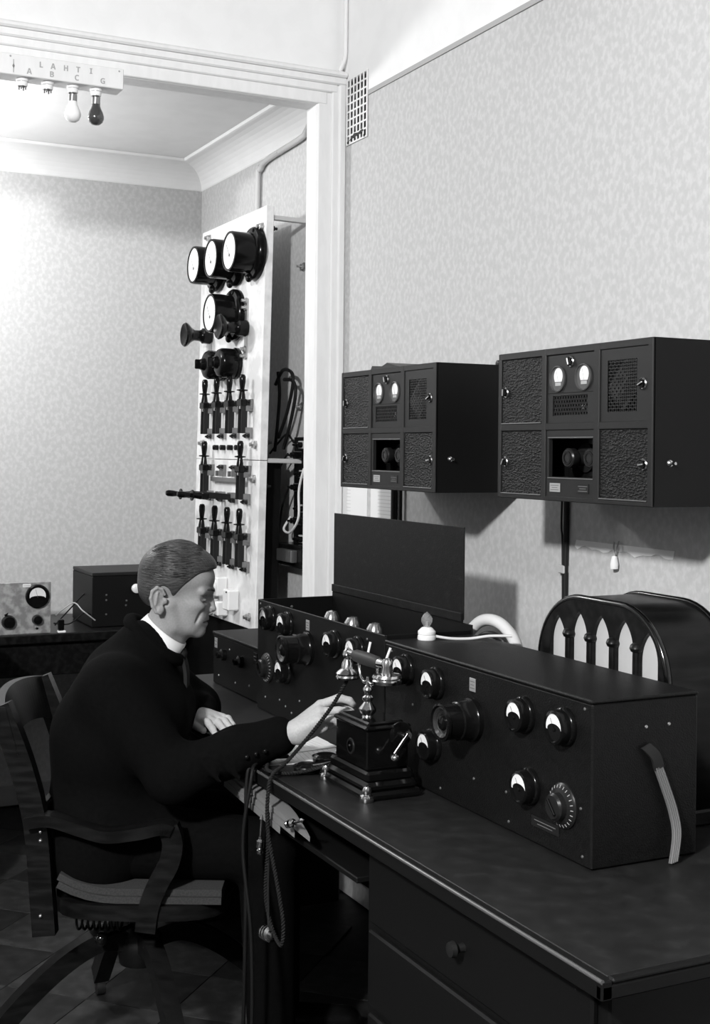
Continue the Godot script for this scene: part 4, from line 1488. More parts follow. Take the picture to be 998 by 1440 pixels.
# ---------------------------------------------------------------- table in the back room
func far_table():
	var t := thing("side_table", "dark table against the back room wall behind the man", "table", Vector3(0.75, 0, -5.05))
	var b := MB.new()
	b.span(Vector3(-0.95, 0.745, -0.28), Vector3(0.87, 0.78, 0.275), 0.004)
	part("tabletop", b, M.wood_dark, t)
	b = MB.new()
	b.span(Vector3(-0.90, 0.62, 0.225), Vector3(0.84, 0.745, 0.245), 0.003)
	b.span(Vector3(-0.90, 0.62, -0.26), Vector3(0.84, 0.745, -0.24), 0.003)
	part("apron", b, M.wood_dark, t)
	for x in [-0.88, 0.82]:
		for z in [-0.25, 0.235]:
			b = MB.new()
			b.span(Vector3(x - 0.025, 0, z - 0.02), Vector3(x + 0.025, 0.745, z + 0.025), 0.004)
			part("leg", b, M.wood_dark, t)
	# unseen chest, added only to keep the lamp off the foot of the back wall
	t = thing("added_chest", "unseen dark low chest added in the back room to shade its wall", "chest", Vector3(0.30, 0, -4.45))
	b = MB.new()
	b.span(Vector3(-0.45, 0.05, -0.25), Vector3(0.42, 0.86, 0.25), 0.006)
	part("carcass", b, M.desk_wood, t)
	b = MB.new()
	b.span(Vector3(-0.47, 0.86, -0.27), Vector3(0.44, 0.89, 0.27), 0.006)
	part("top", b, M.desk_wood, t)
	b = MB.new()
	b.span(Vector3(-0.43, 0.0, -0.23), Vector3(0.40, 0.05, 0.23), 0.003)
	part("plinth", b, M.desk_wood, t)
	for x in [-0.22, 0.20]:
		b = MB.new()
		b.span(Vector3(x - 0.19, 0.10, 0.25), Vector3(x + 0.19, 0.82, 0.265), 0.004)
		part("door", b, M.desk_wood, t)
	# aluminium panel set
	t = thing("test_set", "grey metal test set with a black meter and knobs on the back table", "instrument", Vector3(0.60, 0.78, -4.80))
	b = MB.new()
	b.span(Vector3(-0.10, 0.0, -0.006), Vector3(0.50, 0.192, 0), 0.0015)
	part("front_panel", b, M.aluminium, t)
	b = MB.new()
	b.span(Vector3(-0.08, 0.002, -0.16), Vector3(0.48, 0.17, -0.006), 0.003)
	part("chassis", b, M.iron, t)
	b = MB.new()
	b.lathe(lie(Vector3(0.448, 0.140, 0)), [[0, 0], [0.044, 0], [0.044, 0.012], [0.040, 0.016], [0.034, 0.016], [0.034, 0.012], [0, 0.012]], 30)
	var g := part("meter", b, M.bakelite, t)
	var poly := PackedVector2Array()
	for i in 13:
		var a := lerpf(0.0, PI, i / 12.0)
		poly.append(Vector2(cos(a), sin(a)) * 0.030)
	for i in 9:
		var a := lerpf(PI, 0.0, i / 8.0)
		poly.append(Vector2(cos(a) * 0.029, -0.009 + sin(a) * 0.009))
	b = MB.new()
	b.prism(Transform3D(Basis(), Vector3(0.448, 0.142, 0.012)), poly, 0.001)
	part("dial", b, M.dial_white, g)
	b = MB.new()
	b.bar(Vector3(0.448, 0.136, 0.0135), Vector3(0.440, 0.166, 0.0135), 0.001, 0.0005, Vector3.BACK)
	part("needle", b, M.ink, g)
	for q in [[0.448, 0.052, 0.019], [0.344, 0.048, 0.026], [0.24, 0.05, 0.026], [0.1, 0.05, 0.026]]:
		b = MB.new()
		b.lathe(lie(Vector3(q[0], q[1], 0)), [[0, 0], [q[2], 0], [q[2], 0.010], [q[2] * 0.8, 0.022], [0, 0.024]], 20)
		part("knob", b, M.bakelite, t)
	b = MB.new()
	b.prism(Transform3D(Basis(), Vector3(0.335, 0.075, 0)), PackedVector2Array([Vector2(-0.008, 0), Vector2(0.0, -0.008), Vector2(0.008, 0.008)]), 0.004)
	part("pointer", b, M.bakelite, t)
	b = MB.new()
	b.lathe(lie(Vector3(0.448, 0.022, 0)), [[0, 0], [0.007, 0], [0.006, 0.006], [0, 0.008]], 12)
	part("terminal", b, M.nickel, t)
	plate(t, Vector3(0.41, 0.180, 0), 0.03, 0.012, M.paper, 1)
	# black box
	t = thing("black_box", "plain black metal box on the back table behind the man's head", "box", Vector3(1.275, 0.78, -4.87))
	b = MB.new()
	b.span(Vector3(0, 0.001, -0.31), Vector3(0.33, 0.198, 0), 0.003)
	part("case", b, M.black_paint, t)
	b = MB.new()
	b.span(Vector3(0, 0.1985, -0.31), Vector3(0.33, 0.212, 0), 0.002)
	part("lid", b, M.cabinet_frame, t)
	for q in [[0.055, 0.125], [0.055, 0.105], [0.135, 0.10], [0.133, 0.082], [0.055, 0.05]]:
		screw(t, Vector3(q[0], q[1], 0), 0.004, M.brass_dull)
	b = MB.new()
	b.lathe(lie(Vector3(0.168, 0.148, 0)), [[0, 0], [0.012, 0], [0.012, 0.01], [0.018, 0.014], [0.018, 0.026], [0.012, 0.03], [0, 0.03]], 18)
	part("white_knob", b, M.porcelain, t)
	# leads between them
	for l in [[Vector3(1.13, 0.80, -4.86), Vector3(1.20, 0.85, -4.92), Vector3(1.28, 0.90, -5.0), Vector3(1.30, 0.88, -5.05)], [Vector3(1.14, 0.83, -4.9), Vector3(1.22, 0.87, -4.95), Vector3(1.235, 0.85, -4.86), Vector3(1.285, 0.81, -4.862)], [Vector3(1.12, 0.81, -4.84), Vector3(1.18, 0.805, -4.84), Vector3(1.24, 0.84, -4.86), Vector3(1.272, 0.83, -4.88)]]:
		b = MB.new()
		b.tube(curve(l, 8), 0.0026, 8)
		var o := part("lead", b, M.letter_grey if l[0].y > 0.82 else M.cord_black, self)
		tag(o, "pale lead looping between the grey test set and the black box" if l[0].y > 0.82 else ("black lead rising from the test set to the side of the black box" if l[0].y < 0.805 else "short black lead at the foot of the black box"), "cable", "leads on the back table")
	t = thing("wire_clip", "small dark clip with a white foot beside the grey test set", "clip", Vector3(1.125, 0.78, -4.80))
	b = MB.new()
	b.span(Vector3(0, 0.008, 0), Vector3(0.022, 0.05, 0.02), 0.004)
	part("body", b, M.bakelite, t)
	b = MB.new()
	b.span(Vector3(-0.002, 0.0, -0.002), Vector3(0.028, 0.008, 0.022), 0.002)
	part("foot", b, M.porcelain, t)

# ---------------------------------------------------------------- telephone
func telephone():
	var t := thing("desk_telephone", "black box telephone with nickel cradle, handset and crank on the desk", "telephone", Vector3(1.231, DESK, -2.412))
	# local: x -0.066..0.066, z -0.108..0.108
	var b := MB.new()
	b.span(Vector3(-0.066, 0, -0.108), Vector3(0.066, 0.018, 0.108), 0.006)
	b.span(Vector3(-0.060, 0.016, -0.100), Vector3(0.060, 0.036, 0.100), 0.007)
	b.span(Vector3(-0.054, 0.034, -0.090), Vector3(0.054, 0.056, 0.090), 0.005)
	part("base", b, M.lacquer, t)
	b = MB.new()
	b.span(Vector3(-0.047, 0.055, -0.074), Vector3(0.050, 0.138, 0.074), 0.003)
	part("body", b, M.lacquer, t)
	b = MB.new()
	b.span(Vector3(-0.052, 0.136, -0.079), Vector3(0.055, 0.146, 0.079), 0.004)
	b.span(Vector3(-0.040, 0.144, -0.066), Vector3(0.043, 0.152, 0.066), 0.003)
	part("top", b, M.lacquer, t)
	for z in [-0.098, 0.098]:
		b = MB.new()
		b.lathe(Transform3D(Basis(), Vector3(-0.058, 0.0, z)), [[0, 0], [0.014, 0], [0.016, 0.006], [0.014, 0.013], [0.009, 0.016], [0.011, 0.024], [0.008, 0.031], [0, 0.033]], 16)
		part("foot_cap", b, M.nickel, t)
	b = MB.new()
	b.lathe(Transform3D(Basis(Vector3.BACK, PI / 2), Vector3(-0.047, 0.092, 0.0)), [[0.012, 0], [0.017, 0], [0.016, 0.002], [0.012, 0.002]], 22)
	b.lathe(Transform3D(Basis(Vector3.BACK, PI / 2), Vector3(-0.047, 0.092, -0.006)), [[0, 0], [0.003, 0], [0.002, 0.002], [0, 0.003]], 8)
	part("cord_ring", b, M.bakelite_soft, t)
	# crank on the near side
	b = MB.new()
	b.lathe(Transform3D(Basis(Vector3.RIGHT, PI / 2), Vector3(0.030, 0.125, 0.074)), [[0, 0], [0.026, 0], [0.026, 0.004], [0.020, 0.006], [0, 0.006]], 24)
	part("crank_plate", b, M.lacquer, t)
	b = MB.new()
	b.cyl(Vector3(0.030, 0.125, 0.078), Vector3(0.030, 0.125, 0.100), 0.006, -1, 12)
	b.bar(Vector3(0.036, 0.130, 0.098), Vector3(0.002, 0.088, 0.098), 0.007, 0.005, Vector3.BACK, 0.001)
	b.ball(Vector3(0.000, 0.086, 0.106), Vector3(0.009, 0.009, 0.012), 14)
	part("crank", b, M.nickel, t)
	# column and fork
	b = MB.new()
	b.lathe(Transform3D(Basis(), Vector3(-0.010, 0.150, 0.004)), [[0, 0], [0.013, 0], [0.011, 0.005], [0.017, 0.011], [0.019, 0.019], [0.012, 0.028], [0.008, 0.033], [0.012, 0.038], [0.012, 0.043], [0.007, 0.047], [0.007, 0.053], [0.011, 0.058], [0.010, 0.063], [0.005, 0.068], [0.004, 0.085], [0, 0.086]], 22)
	part("cradle_column", b, M.nickel, t)
	b = MB.new()
	for s in [-1.0, 1.0]:
		b.tube(curve([Vector3(-0.010, 0.226, 0.004), Vector3(-0.010, 0.222, 0.004 + s * 0.018), Vector3(-0.010, 0.232, 0.004 + s * 0.034), Vector3(-0.010, 0.252, 0.004 + s * 0.043), Vector3(-0.010, 0.266, 0.004 + s * 0.040)], 6), 0.0035, 8)
		b.ball(Vector3(-0.010, 0.268, 0.004 + s * 0.040), Vector3.ONE * 0.006, 10)
	part("cradle_fork", b, M.nickel, t)
	b = MB.new()
	for s in [-1.0, 1.0]:
		b.tube([Vector3(0.006, 0.262, 0.004 + s * 0.040), Vector3(0.014, 0.302, 0.012 + s * 0.046)], 0.0028, 8)
	part("cradle_prongs", b, M.dial_white, t)
	# handset, lying across the cradle
	var hs := thing("telephone_handset", "nickel and black handset resting on the telephone cradle", "handset", Vector3(1.220, DESK + 0.272, -2.412))
	b = MB.new()
	b.lathe(Transform3D(Basis(Vector3.RIGHT, PI / 2), Vector3(0, 0, -0.062)), [[0, 0], [0.009, 0], [0.013, 0.012], [0.0145, 0.06], [0.013, 0.108], [0.009, 0.122], [0, 0.123]], 18)
	part("grip", b, M.handle_grip, hs)
	b = MB.new()
	b.cyl(Vector3(0, 0, -0.085), Vector3(0, 0, -0.058), 0.008, 0.010, 14)
	b.lathe(Transform3D(Basis(), Vector3(0, -0.056, -0.092)), [[0, 0], [0.024, 0.0], [0.026, 0.004], [0.024, 0.008], [0.026, 0.012], [0.022, 0.017], [0.015, 0.022], [0.013, 0.034], [0.009, 0.042], [0.009, 0.046], [0.012, 0.052], [0.010, 0.060], [0.004, 0.066], [0, 0.068]], 24)
	part("mouthpiece", b, M.nickel, hs)
	b = MB.new()
	b.cyl(Vector3(0, 0, 0.058), Vector3(0, 0.002, 0.088), 0.010, 0.008, 14)
	b.lathe(Transform3D(Basis(), Vector3(0, -0.036, 0.092)), [[0, 0], [0.030, 0], [0.031, 0.006], [0.028, 0.009], [0.031, 0.013], [0.029, 0.018], [0.013, 0.021], [0.011, 0.034], [0.012, 0.044], [0.008, 0.050], [0, 0.052]], 26)
	part("earpiece", b, M.nickel, hs)
	# braided cord from the mouthpiece over the desk edge, hanging in a loop
	var o := Vector3(1.220, 0.976, -2.504)
	var line := curve([o, o + Vector3(-0.020, -0.06, -0.03), Vector3(1.165, 0.845, -2.575), Vector3(1.105, 0.790, -2.570), Vector3(1.062, 0.772, -2.545), Vector3(1.046, 0.735, -2.530), Vector3(1.043, 0.66, -2.520), Vector3(1.045, 0.56, -2.470), Vector3(1.046, 0.49, -2.440), Vector3(1.046, 0.442, -2.452), Vector3(1.046, 0.47, -2.510), Vector3(1.045, 0.53, -2.535), Vector3(1.045, 0.62, -2.525), Vector3(1.047, 0.70, -2.532)], 12)
	b = MB.new()
	twisted(b, resampled(line, 0.002), 0.0042, 0.013)
	var cd := part("braided_cord", b, M.cloth_cord, self)
	tag(cd, "braided telephone cord running from the handset over the desk edge", "cord")

# ---------------------------------------------------------------- things on and under the desk
func desk_bits():
	# bare pilot lamp in a porcelain holder on the transmitter
	var top := DESK + 0.291
	var t := thing("pilot_lamp", "small clear bulb in a white porcelain holder on the near transmitter", "lamp", Vector3(1.412, top, -2.497))
	var b := MB.new()
	b.lathe(Transform3D(), [[0, 0], [0.020, 0], [0.021, 0.003], [0.020, 0.010], [0.018, 0.011], [0.020, 0.013], [0.020, 0.019], [0.013, 0.026], [0.010, 0.028], [0, 0.028]], 24)
	part("holder", b, M.porcelain, t)
	b = MB.new()
	b.lathe(Transform3D(Basis(), Vector3(0, 0.026, 0)), [[0.006, 0], [0.008, 0.006], [0.0125, 0.014], [0.0125, 0.022], [0.008, 0.030], [0.003, 0.034], [0, 0.037]], 18)
	part("glass_envelope", b, M.glass, t)
	b = MB.new()
	b.cyl(Vector3(0, 0.026, 0), Vector3(0, 0.040, 0), 0.004, 0.002, 10)
	part("filament_mount", b, M.nickel, t)
	b = MB.new()
	b.tube(curve([Vector3(1.428, top + 0.008, -2.489), Vector3(1.46, top + 0.003, -2.472), Vector3(1.50, top + 0.003, -2.455), Vector3(1.535, top + 0.010, -2.43), Vector3(1.575, top + 0.012, -2.40)], 8), 0.0032, 8)
	var o := part("lamp_lead", b, M.cord_white, self)
	tag(o, "white lead running from the pilot lamp across the transmitter", "cable")
	b = MB.new()
	b.tube(curve([Vector3(1.578, 0.90, -2.60), Vector3(1.578, 1.02, -2.60), Vector3(1.59, 1.066, -2.575), Vector3(1.60, 1.082, -2.53), Vector3(1.61, 1.068, -2.48), Vector3(1.62, 1.02, -2.445), Vector3(1.62, 0.90, -2.43)], 8), 0.014, 12)
	o = part("hose", b, M.cord_white, self)
	tag(o, "thick white flexible hose arching up behind the transmitters", "hose")
	b = MB.new()
	b.tube(curve([Vector3(1.575, 0.90, -2.56), Vector3(1.575, 1.01, -2.56), Vector3(1.58, 1.046, -2.53), Vector3(1.59, 1.05, -2.49), Vector3(1.60, 1.02, -2.46), Vector3(1.60, 0.90, -2.45)], 8), 0.008, 10)
	o = part("hose", b, M.iron, self)
	tag(o, "dark flexible hose under the white hose behind the transmitters", "hose")
	# flat ribbon cable down the end of the near transmitter
	t = thing("ribbon_cable", "flat grey ribbon cable hanging down the near transmitter's end", "cable", Vector3(1.48, DESK, -1.762))
	b = MB.new()
	var pts := curve([Vector3(0.0, 0.004, 0.018), Vector3(0.012, 0.05, 0.012), Vector3(0.008, 0.09, 0.006), Vector3(-0.008, 0.135, 0.003), Vector3(-0.022, 0.168, 0.002)], 6)
	b.strap(pts, Vector3(0.97, 0.2, 0.15).normalized(), 0.016, 0.004)
	for k in [-0.006, -0.002, 0.002, 0.006]:
		var q := []
		for p in pts:
			q.append(p + Vector3(k, k * 0.2, 0.003))
		b.tube(q, 0.0022, 6)
	part("ribbon", b, M.ribbon, t)
	b = MB.new()
	b.strap(curve([Vector3(-0.021, 0.166, 0.004), Vector3(-0.029, 0.188, 0.003), Vector3(-0.045, 0.205, -0.004)], 6), Vector3(0.9, 0.42, 0.1).normalized(), 0.019, 0.006)
	part("sleeve", b, M.ribbon_sleeve, t)
	# log sheets under the operator's hand
	for i in 2:
		t = thing("paper_sheet", "white log sheet on the desk under the operator's right hand" if i == 0 else "white sheet on the desk partly under the log sheet", "paper", Vector3([1.205, 1.215][i], DESK + [0.0022, 0.0006][i], [-2.90, -2.80][i]), [0.10, -0.16][i])
		b = MB.new()
		b.span(Vector3(-0.105, 0, -0.148), Vector3(0.105, 0.0012, 0.148))
		part("sheet", b, M.paper, t)
		b = MB.new()
		for k in 14:
			b.span(Vector3(-0.088 + k * 0.013, 0.0012, -0.12), Vector3(-0.0872 + k * 0.013, 0.0014, 0.12))
		part("ruling", b, M.letter_grey, t)
	# headphones
	t = thing("headphones", "dark headphones lying on the desk behind the telephone", "headphones", Vector3(1.190, DESK, -2.615))
	for s in [0, 1]:
		b = MB.new()
		var at: Vector3 = [Vector3(-0.03, 0.001, 0.035), Vector3(0.045, 0.001, -0.03)][s]
		b.lathe(Transform3D(Basis(), at), [[0, 0], [0.026, 0], [0.030, 0.004], [0.030, 0.012], [0.026, 0.016], [0.022, 0.019], [0.010, 0.016], [0, 0.016]], 26)
		var cup := part("ear_cup", b, M.bakelite, t)
		b = MB.new()
		b.lathe(Transform3D(Basis(), at + Vector3(0, 0.012, 0)), [[0.0295, 0], [0.032, 0], [0.032, 0.003], [0.0295, 0.003]], 26)
		part("rim", b, M.nickel, cup)
	b = MB.new()
	b.tube(curve([Vector3(-0.03, 0.022, 0.065), Vector3(0.03, 0.030, 0.075), Vector3(0.075, 0.034, 0.045), Vector3(0.085, 0.030, 0.0), Vector3(0.072, 0.022, -0.03)], 8), 0.0035, 8)
	part("headband", b, M.nickel, t)
	# a second braided lead coiled by the telephone
	b = MB.new()
	twisted(b, resampled(curve([Vector3(1.172, 0.785, -2.525), Vector3(1.14, 0.770, -2.555), Vector3(1.10, 0.769, -2.56), Vector3(1.075, 0.769, -2.60), Vector3(1.10, 0.769, -2.66), Vector3(1.13, 0.769, -2.72)], 10), 0.002), 0.0042, 0.013)
	o = part("braided_cord", b, M.cloth_cord, self)
	tag(o, "braided cord lying on the desk between the headphones and the telephone base", "cord")
	# plain cords hanging over the desk edge
	for i in 2:
		b = MB.new()
		var dx := i * 0.012
		b.tube(curve([Vector3(1.16, 0.772, -2.70 + dx), Vector3(1.11, 0.778, -2.68 + dx), Vector3(1.062, 0.774, -2.655 + dx), Vector3(1.044, 0.74, -2.648 + dx * 2), Vector3(1.040 - dx, 0.60, -2.638 + dx), Vector3(1.038, 0.40, -2.632 + dx * 3), Vector3(1.036, 0.15, -2.640 + dx * 4), Vector3(1.03, 0.02, -2.66)], 8), 0.0045, 8)
		o = part("hanging_cord", b, M.cord_black, self)
		tag(o, "black cord hanging over the desk edge to the floor, " + ("the left of a pair" if i == 0 else "the right of a pair"), "cord", "hanging cords")
	# plugs dangling in front of the desk
	jack(Vector3(1.046, 0.700, -2.425), Vector3(1.046, 0.734, -2.335), "nickel jack plug lying sideways below the desk edge")
	jack(Vector3(1.030, 0.610, -2.534), Vector3(1.030, 0.700, -2.524), "nickel jack plug hanging upright beside the braided cord")
	t = thing("cord_weight", "ribbed nickel cord weight hanging low in front of the desk", "cord weight", Vector3(1.044, 0.440, -2.512))
	b = MB.new()
	var w := Transform3D(Basis(Vector3.RIGHT, PI / 2 - 0.2), Vector3(0, 0, -0.03))
	b.lathe(w, [[0, 0], [0.012, 0], [0.013, 0.006], [0.016, 0.008], [0.016, 0.014], [0.011, 0.016], [0.011, 0.019], [0.017, 0.021], [0.017, 0.028], [0.011, 0.030], [0.011, 0.034], [0.017, 0.036], [0.017, 0.042], [0.011, 0.045], [0.008, 0.056], [0, 0.058]], 20)
	part("body", b, M.nickel, t)
	b = MB.new()
	b.tube([Vector3(0, 0.012, 0.0), Vector3(0, 0.05, -0.004), Vector3(0.002, 0.10, -0.012), Vector3(0.004, 0.20, -0.015)], 0.003, 6)
	part("cord_tail", b, M.cloth_cord, t)
	# folded newspapers on the shelf below the desktop
	for i in 3:
		t = thing("folded_newspaper", "folded newspaper on the shelf below the desktop, " + ["lowest", "middle one", "topmost"][i] + " of the pile", "newspaper", Vector3(1.058 + 0.003 * i, 0.681 + 0.0148 * i, -2.83))
		t.rotation.x = 0.058
		b = MB.new()
		b.prism(Transform3D(Basis(Vector3.RIGHT, PI / 2), Vector3(0, 0.0140 - 0.002 * i, 0)), PackedVector2Array([Vector2(0, 0), Vector2(0.055, 0), Vector2(0.055, 0.10 + 0.03 * i), Vector2(0.03, 0.22 + 0.06 * i), Vector2(0.010, 0.32 + 0.06 * i), Vector2(0.0, 0.34 + 0.07 * i)]), 0.0140 - 0.002 * i)
		part("folded_pages", b, M.paper_aged, t)

func jack(a: Vector3, c: Vector3, label: String):
	var t := thing("jack_plug", label, "plug", a)
	var d := (c - a)
	var y := d.normalized()
	var x := y.cross(Vector3.RIGHT).normalized()
	var b := MB.new()
	b.lathe(Transform3D(Basis(x, y, x.cross(y)), Vector3.ZERO), [[0, 0], [0.005, 0], [0.008, 0.004], [0.008, 0.010], [0.005, 0.012], [0.009, 0.016], [0.009, 0.030], [0.005, 0.034], [0.0045, 0.040]], 14)
	part("shank", b, M.nickel, t)
	b = MB.new()
	b.lathe(Transform3D(Basis(x, y, x.cross(y)), y * 0.040), [[0, 0], [0.0032, 0], [0.0032, 0.035], [0.0045, 0.038], [0.002, 0.046], [0, 0.047]], 12)
	part("tip", b, M.nickel, t)

# ---------------------------------------------------------------- swivel chair; local x forward, z towards the camera
func chair():
	var t := thing("swivel_armchair", "dark wooden swivel armchair with curved arms under the seated man", "chair", Vector3(0.88, 0, -2.98), deg_to_rad(-26.4))
	var b := MB.new()
	# saddle seat
	var poly := PackedVector2Array()
	for i in 24:
		var a := TAU * i / 24
		var cx := signf(cos(a)) * pow(absf(cos(a)), 0.55)
		var cy := signf(sin(a)) * pow(absf(sin(a)), 0.55)
		poly.append(Vector2(0.045 + cx * 0.21, -0.03 + cy * 0.215))
	b.prism(Transform3D(Basis(Vector3.RIGHT, -PI / 2) * Basis(Vector3.RIGHT, PI), Vector3(0, 0.442, 0)), poly, 0.034, true)
	part("seat", b, M.chair_wood, t)
	# back posts, from below the seat up to the crest
	for s in [-1.0, 1.0]:
		var z: float = -0.03 + s * 0.185
		var pts := curve([Vector3(-0.165, 0.368, z), Vector3(-0.172, 0.45, z), Vector3(-0.188, 0.62, z), Vector3(-0.225, 0.76, z), Vector3(-0.275, 0.885, z)], 5)
		b = MB.new()
		b.strap(pts, Vector3.BACK, 0.036, 0.052)
		part("back_post", b, M.chair_wood, t)
	b = MB.new()
	# crest rail: curved in plan
	var n := 28
	for i in n:
		var u0 := -1.0 + 2.0 * i / n
		var u1 := -1.0 + 2.0 * (i + 1) / n
		var p0 := Vector3(-0.275 - 0.035 * (1 - u0 * u0), 0, -0.03 + u0 * 0.205)
		var p1 := Vector3(-0.275 - 0.035 * (1 - u1 * u1), 0, -0.03 + u1 * 0.205)
		var h0 := 0.885 + 0.018 * (1 - u0 * u0)
		var h1 := 0.885 + 0.018 * (1 - u1 * u1)
		var l0 := 0.775 + 0.03 * (1 - u0 * u0)
		var l1 := 0.775 + 0.03 * (1 - u1 * u1)
		var th := Vector3(0.019, 0, 0)
		var sh := Vector3(0.030, 0, 0)
		var c := (p0 + p1) * 0.5 + Vector3(0, 0.83, 0)
		b.flat()
		b.facet([p0 + Vector3(0, h0, 0), p1 + Vector3(0, h1, 0), p1 + Vector3(0, h1, 0) + th, p0 + Vector3(0, h0, 0) + th], c)
		b.facet([p0 + Vector3(0, l0, 0) + sh, p1 + Vector3(0, l1, 0) + sh, p1 + Vector3(0, l1, 0) + sh + th, p0 + Vector3(0, l0, 0) + sh + th], c)
		b.facet([p0 + Vector3(0, h0, 0), p1 + Vector3(0, h1, 0), p1 + Vector3(0, l1, 0) + sh, p0 + Vector3(0, l0, 0) + sh], c)
		b.facet([p0 + Vector3(0, h0, 0) + th, p1 + Vector3(0, h1, 0) + th, p1 + Vector3(0, l1, 0) + sh + th, p0 + Vector3(0, l0, 0) + sh + th], c)
		if i == 0:
			b.facet([p0 + Vector3(0, h0, 0), p0 + Vector3(0, h0, 0) + th, p0 + Vector3(0, l0, 0) + sh + th, p0 + Vector3(0, l0, 0) + sh], c)
		if i == n - 1:
			b.facet([p1 + Vector3(0, h1, 0), p1 + Vector3(0, h1, 0) + th, p1 + Vector3(0, l1, 0) + sh + th, p1 + Vector3(0, l1, 0) + sh], c)
	part("crest_rail", b, M.chair_wood, t)
	b = MB.new()
	b.span(Vector3(-0.19, 0.60, -0.20), Vector3(-0.168, 0.66, 0.14), 0.005)
	part("back_slat", b, M.chair_wood, t)
	# arms: a wave from the post, scrolling down into the upright
	for s in [-1.0, 1.0]:
		var z: float = -0.03 + s * 0.205
		b = MB.new()
		b.strap(curve([Vector3(-0.205, 0.628, z), Vector3(-0.15, 0.634, z), Vector3(-0.08, 0.618, z + s * 0.012), Vector3(-0.02, 0.606, z + s * 0.02), Vector3(0.05, 0.613, z + s * 0.018), Vector3(0.10, 0.622, z + s * 0.01), Vector3(0.125, 0.614, z)], 6), Vector3.BACK, 0.045, 0.026)
		part("armrest", b, M.chair_wood, t)
		b = MB.new()
		b.strap(curve([Vector3(0.115, 0.622, z), Vector3(0.126, 0.585, z), Vector3(0.118, 0.54, z), Vector3(0.092, 0.49, z), Vector3(0.074, 0.44, z), Vector3(0.066, 0.385, z)], 6), Vector3.BACK, 0.032, 0.046)
		part("arm_support", b, M.chair_wood, t)
	# bolts on the post
	for y in [0.605, 0.585, 0.415]:
		b = MB.new()
		b.ball(Vector3(-0.172 - 0.01 * (y - 0.4), y, 0.175), Vector3.ONE * 0.0045, 8)
		part("bolt", b, M.steel_bolt, t)
	# swivel iron, springs, tension knob
	b = MB.new()
	b.span(Vector3(-0.10, 0.385, -0.09), Vector3(0.14, 0.408, 0.03), 0.004)
	b.cyl(Vector3(0.02, 0.25, -0.03), Vector3(0.02, 0.39, -0.03), 0.028, -1, 18)
	b.lathe(Transform3D(Basis(), Vector3(0.02, 0.235, -0.03)), [[0, 0], [0.05, 0], [0.055, 0.03], [0.05, 0.07], [0.03, 0.09], [0, 0.09]], 20)
	part("swivel_iron", b, M.black_paint, t)
	b = MB.new()
	var helix := []
	for i in 121:
		var a := TAU * i / 15.0
		helix.append(Vector3(-0.115 + i * 0.0009, 0.362 + cos(a) * 0.018, 0.06 + sin(a) * 0.018))
	b.tube(helix, 0.0032, 6)
	part("spring", b, M.iron, t)
	b = MB.new()
	b.ball(Vector3(-0.055, 0.325, 0.07), Vector3(0.016, 0.016, 0.016), 14)
	b.cyl(Vector3(-0.055, 0.325, 0.07), Vector3(0.02, 0.33, -0.03), 0.006, -1, 8)
	part("tension_knob", b, M.lacquer, t)
	# four curved feet
	for k in 4:
		var a := deg_to_rad(25.0 + 90.0 * k)
		var d := Vector3(-cos(a), 0, sin(a))
		b = MB.new()
		var pts := []
		for q in [[0.03, 0.290], [0.09, 0.300], [0.15, 0.280], [0.22, 0.235], [0.30, 0.165], [0.37, 0.085], [0.40, 0.052]]:
			pts.append(Vector3(0.02, q[1], -0.03) + d * q[0])
		b.strap(curve(pts, 5), d.cross(Vector3.UP).normalized(), 0.040, 0.045)
		var l := part("leg", b, M.chair_wood, t)
		b = MB.new()
		b.lathe(Transform3D(Basis(d.cross(Vector3.UP).normalized(), d.cross(Vector3.UP).normalized().cross(Vector3.UP).normalized() * -1.0, Vector3.UP) * Basis(Vector3.BACK, PI / 2), Vector3(0.02, 0.020, -0.03) + d * 0.395), [[0, -0.011], [0.019, -0.011], [0.020, 0], [0.019, 0.011], [0, 0.011]], 16)
		part("castor", b, M.iron, l)
	# felt cushion, two layers
	t = thing("seat_cushion", "folded pale felt cushion on the swivel chair under the man", "cushion", Vector3(0.88, 0.4425, -2.98), deg_to_rad(-26.4))
	for k in 2:
		var y: float = 0.009 + k * 0.0165
		var pts := []
		for i in 12:
			var x := lerpf(-0.135, 0.235, i / 11.0)
			pts.append(Vector3(x, y + pow(maxf(-(x + 0.0) / 0.135, 0.0), 2.2) * 0.034, -0.03))
		b = MB.new()
		b.strap(pts, Vector3.BACK, 0.405 - 0.01 * k, 0.0155)
		part("felt_layer", b, M.cushion_felt, t)

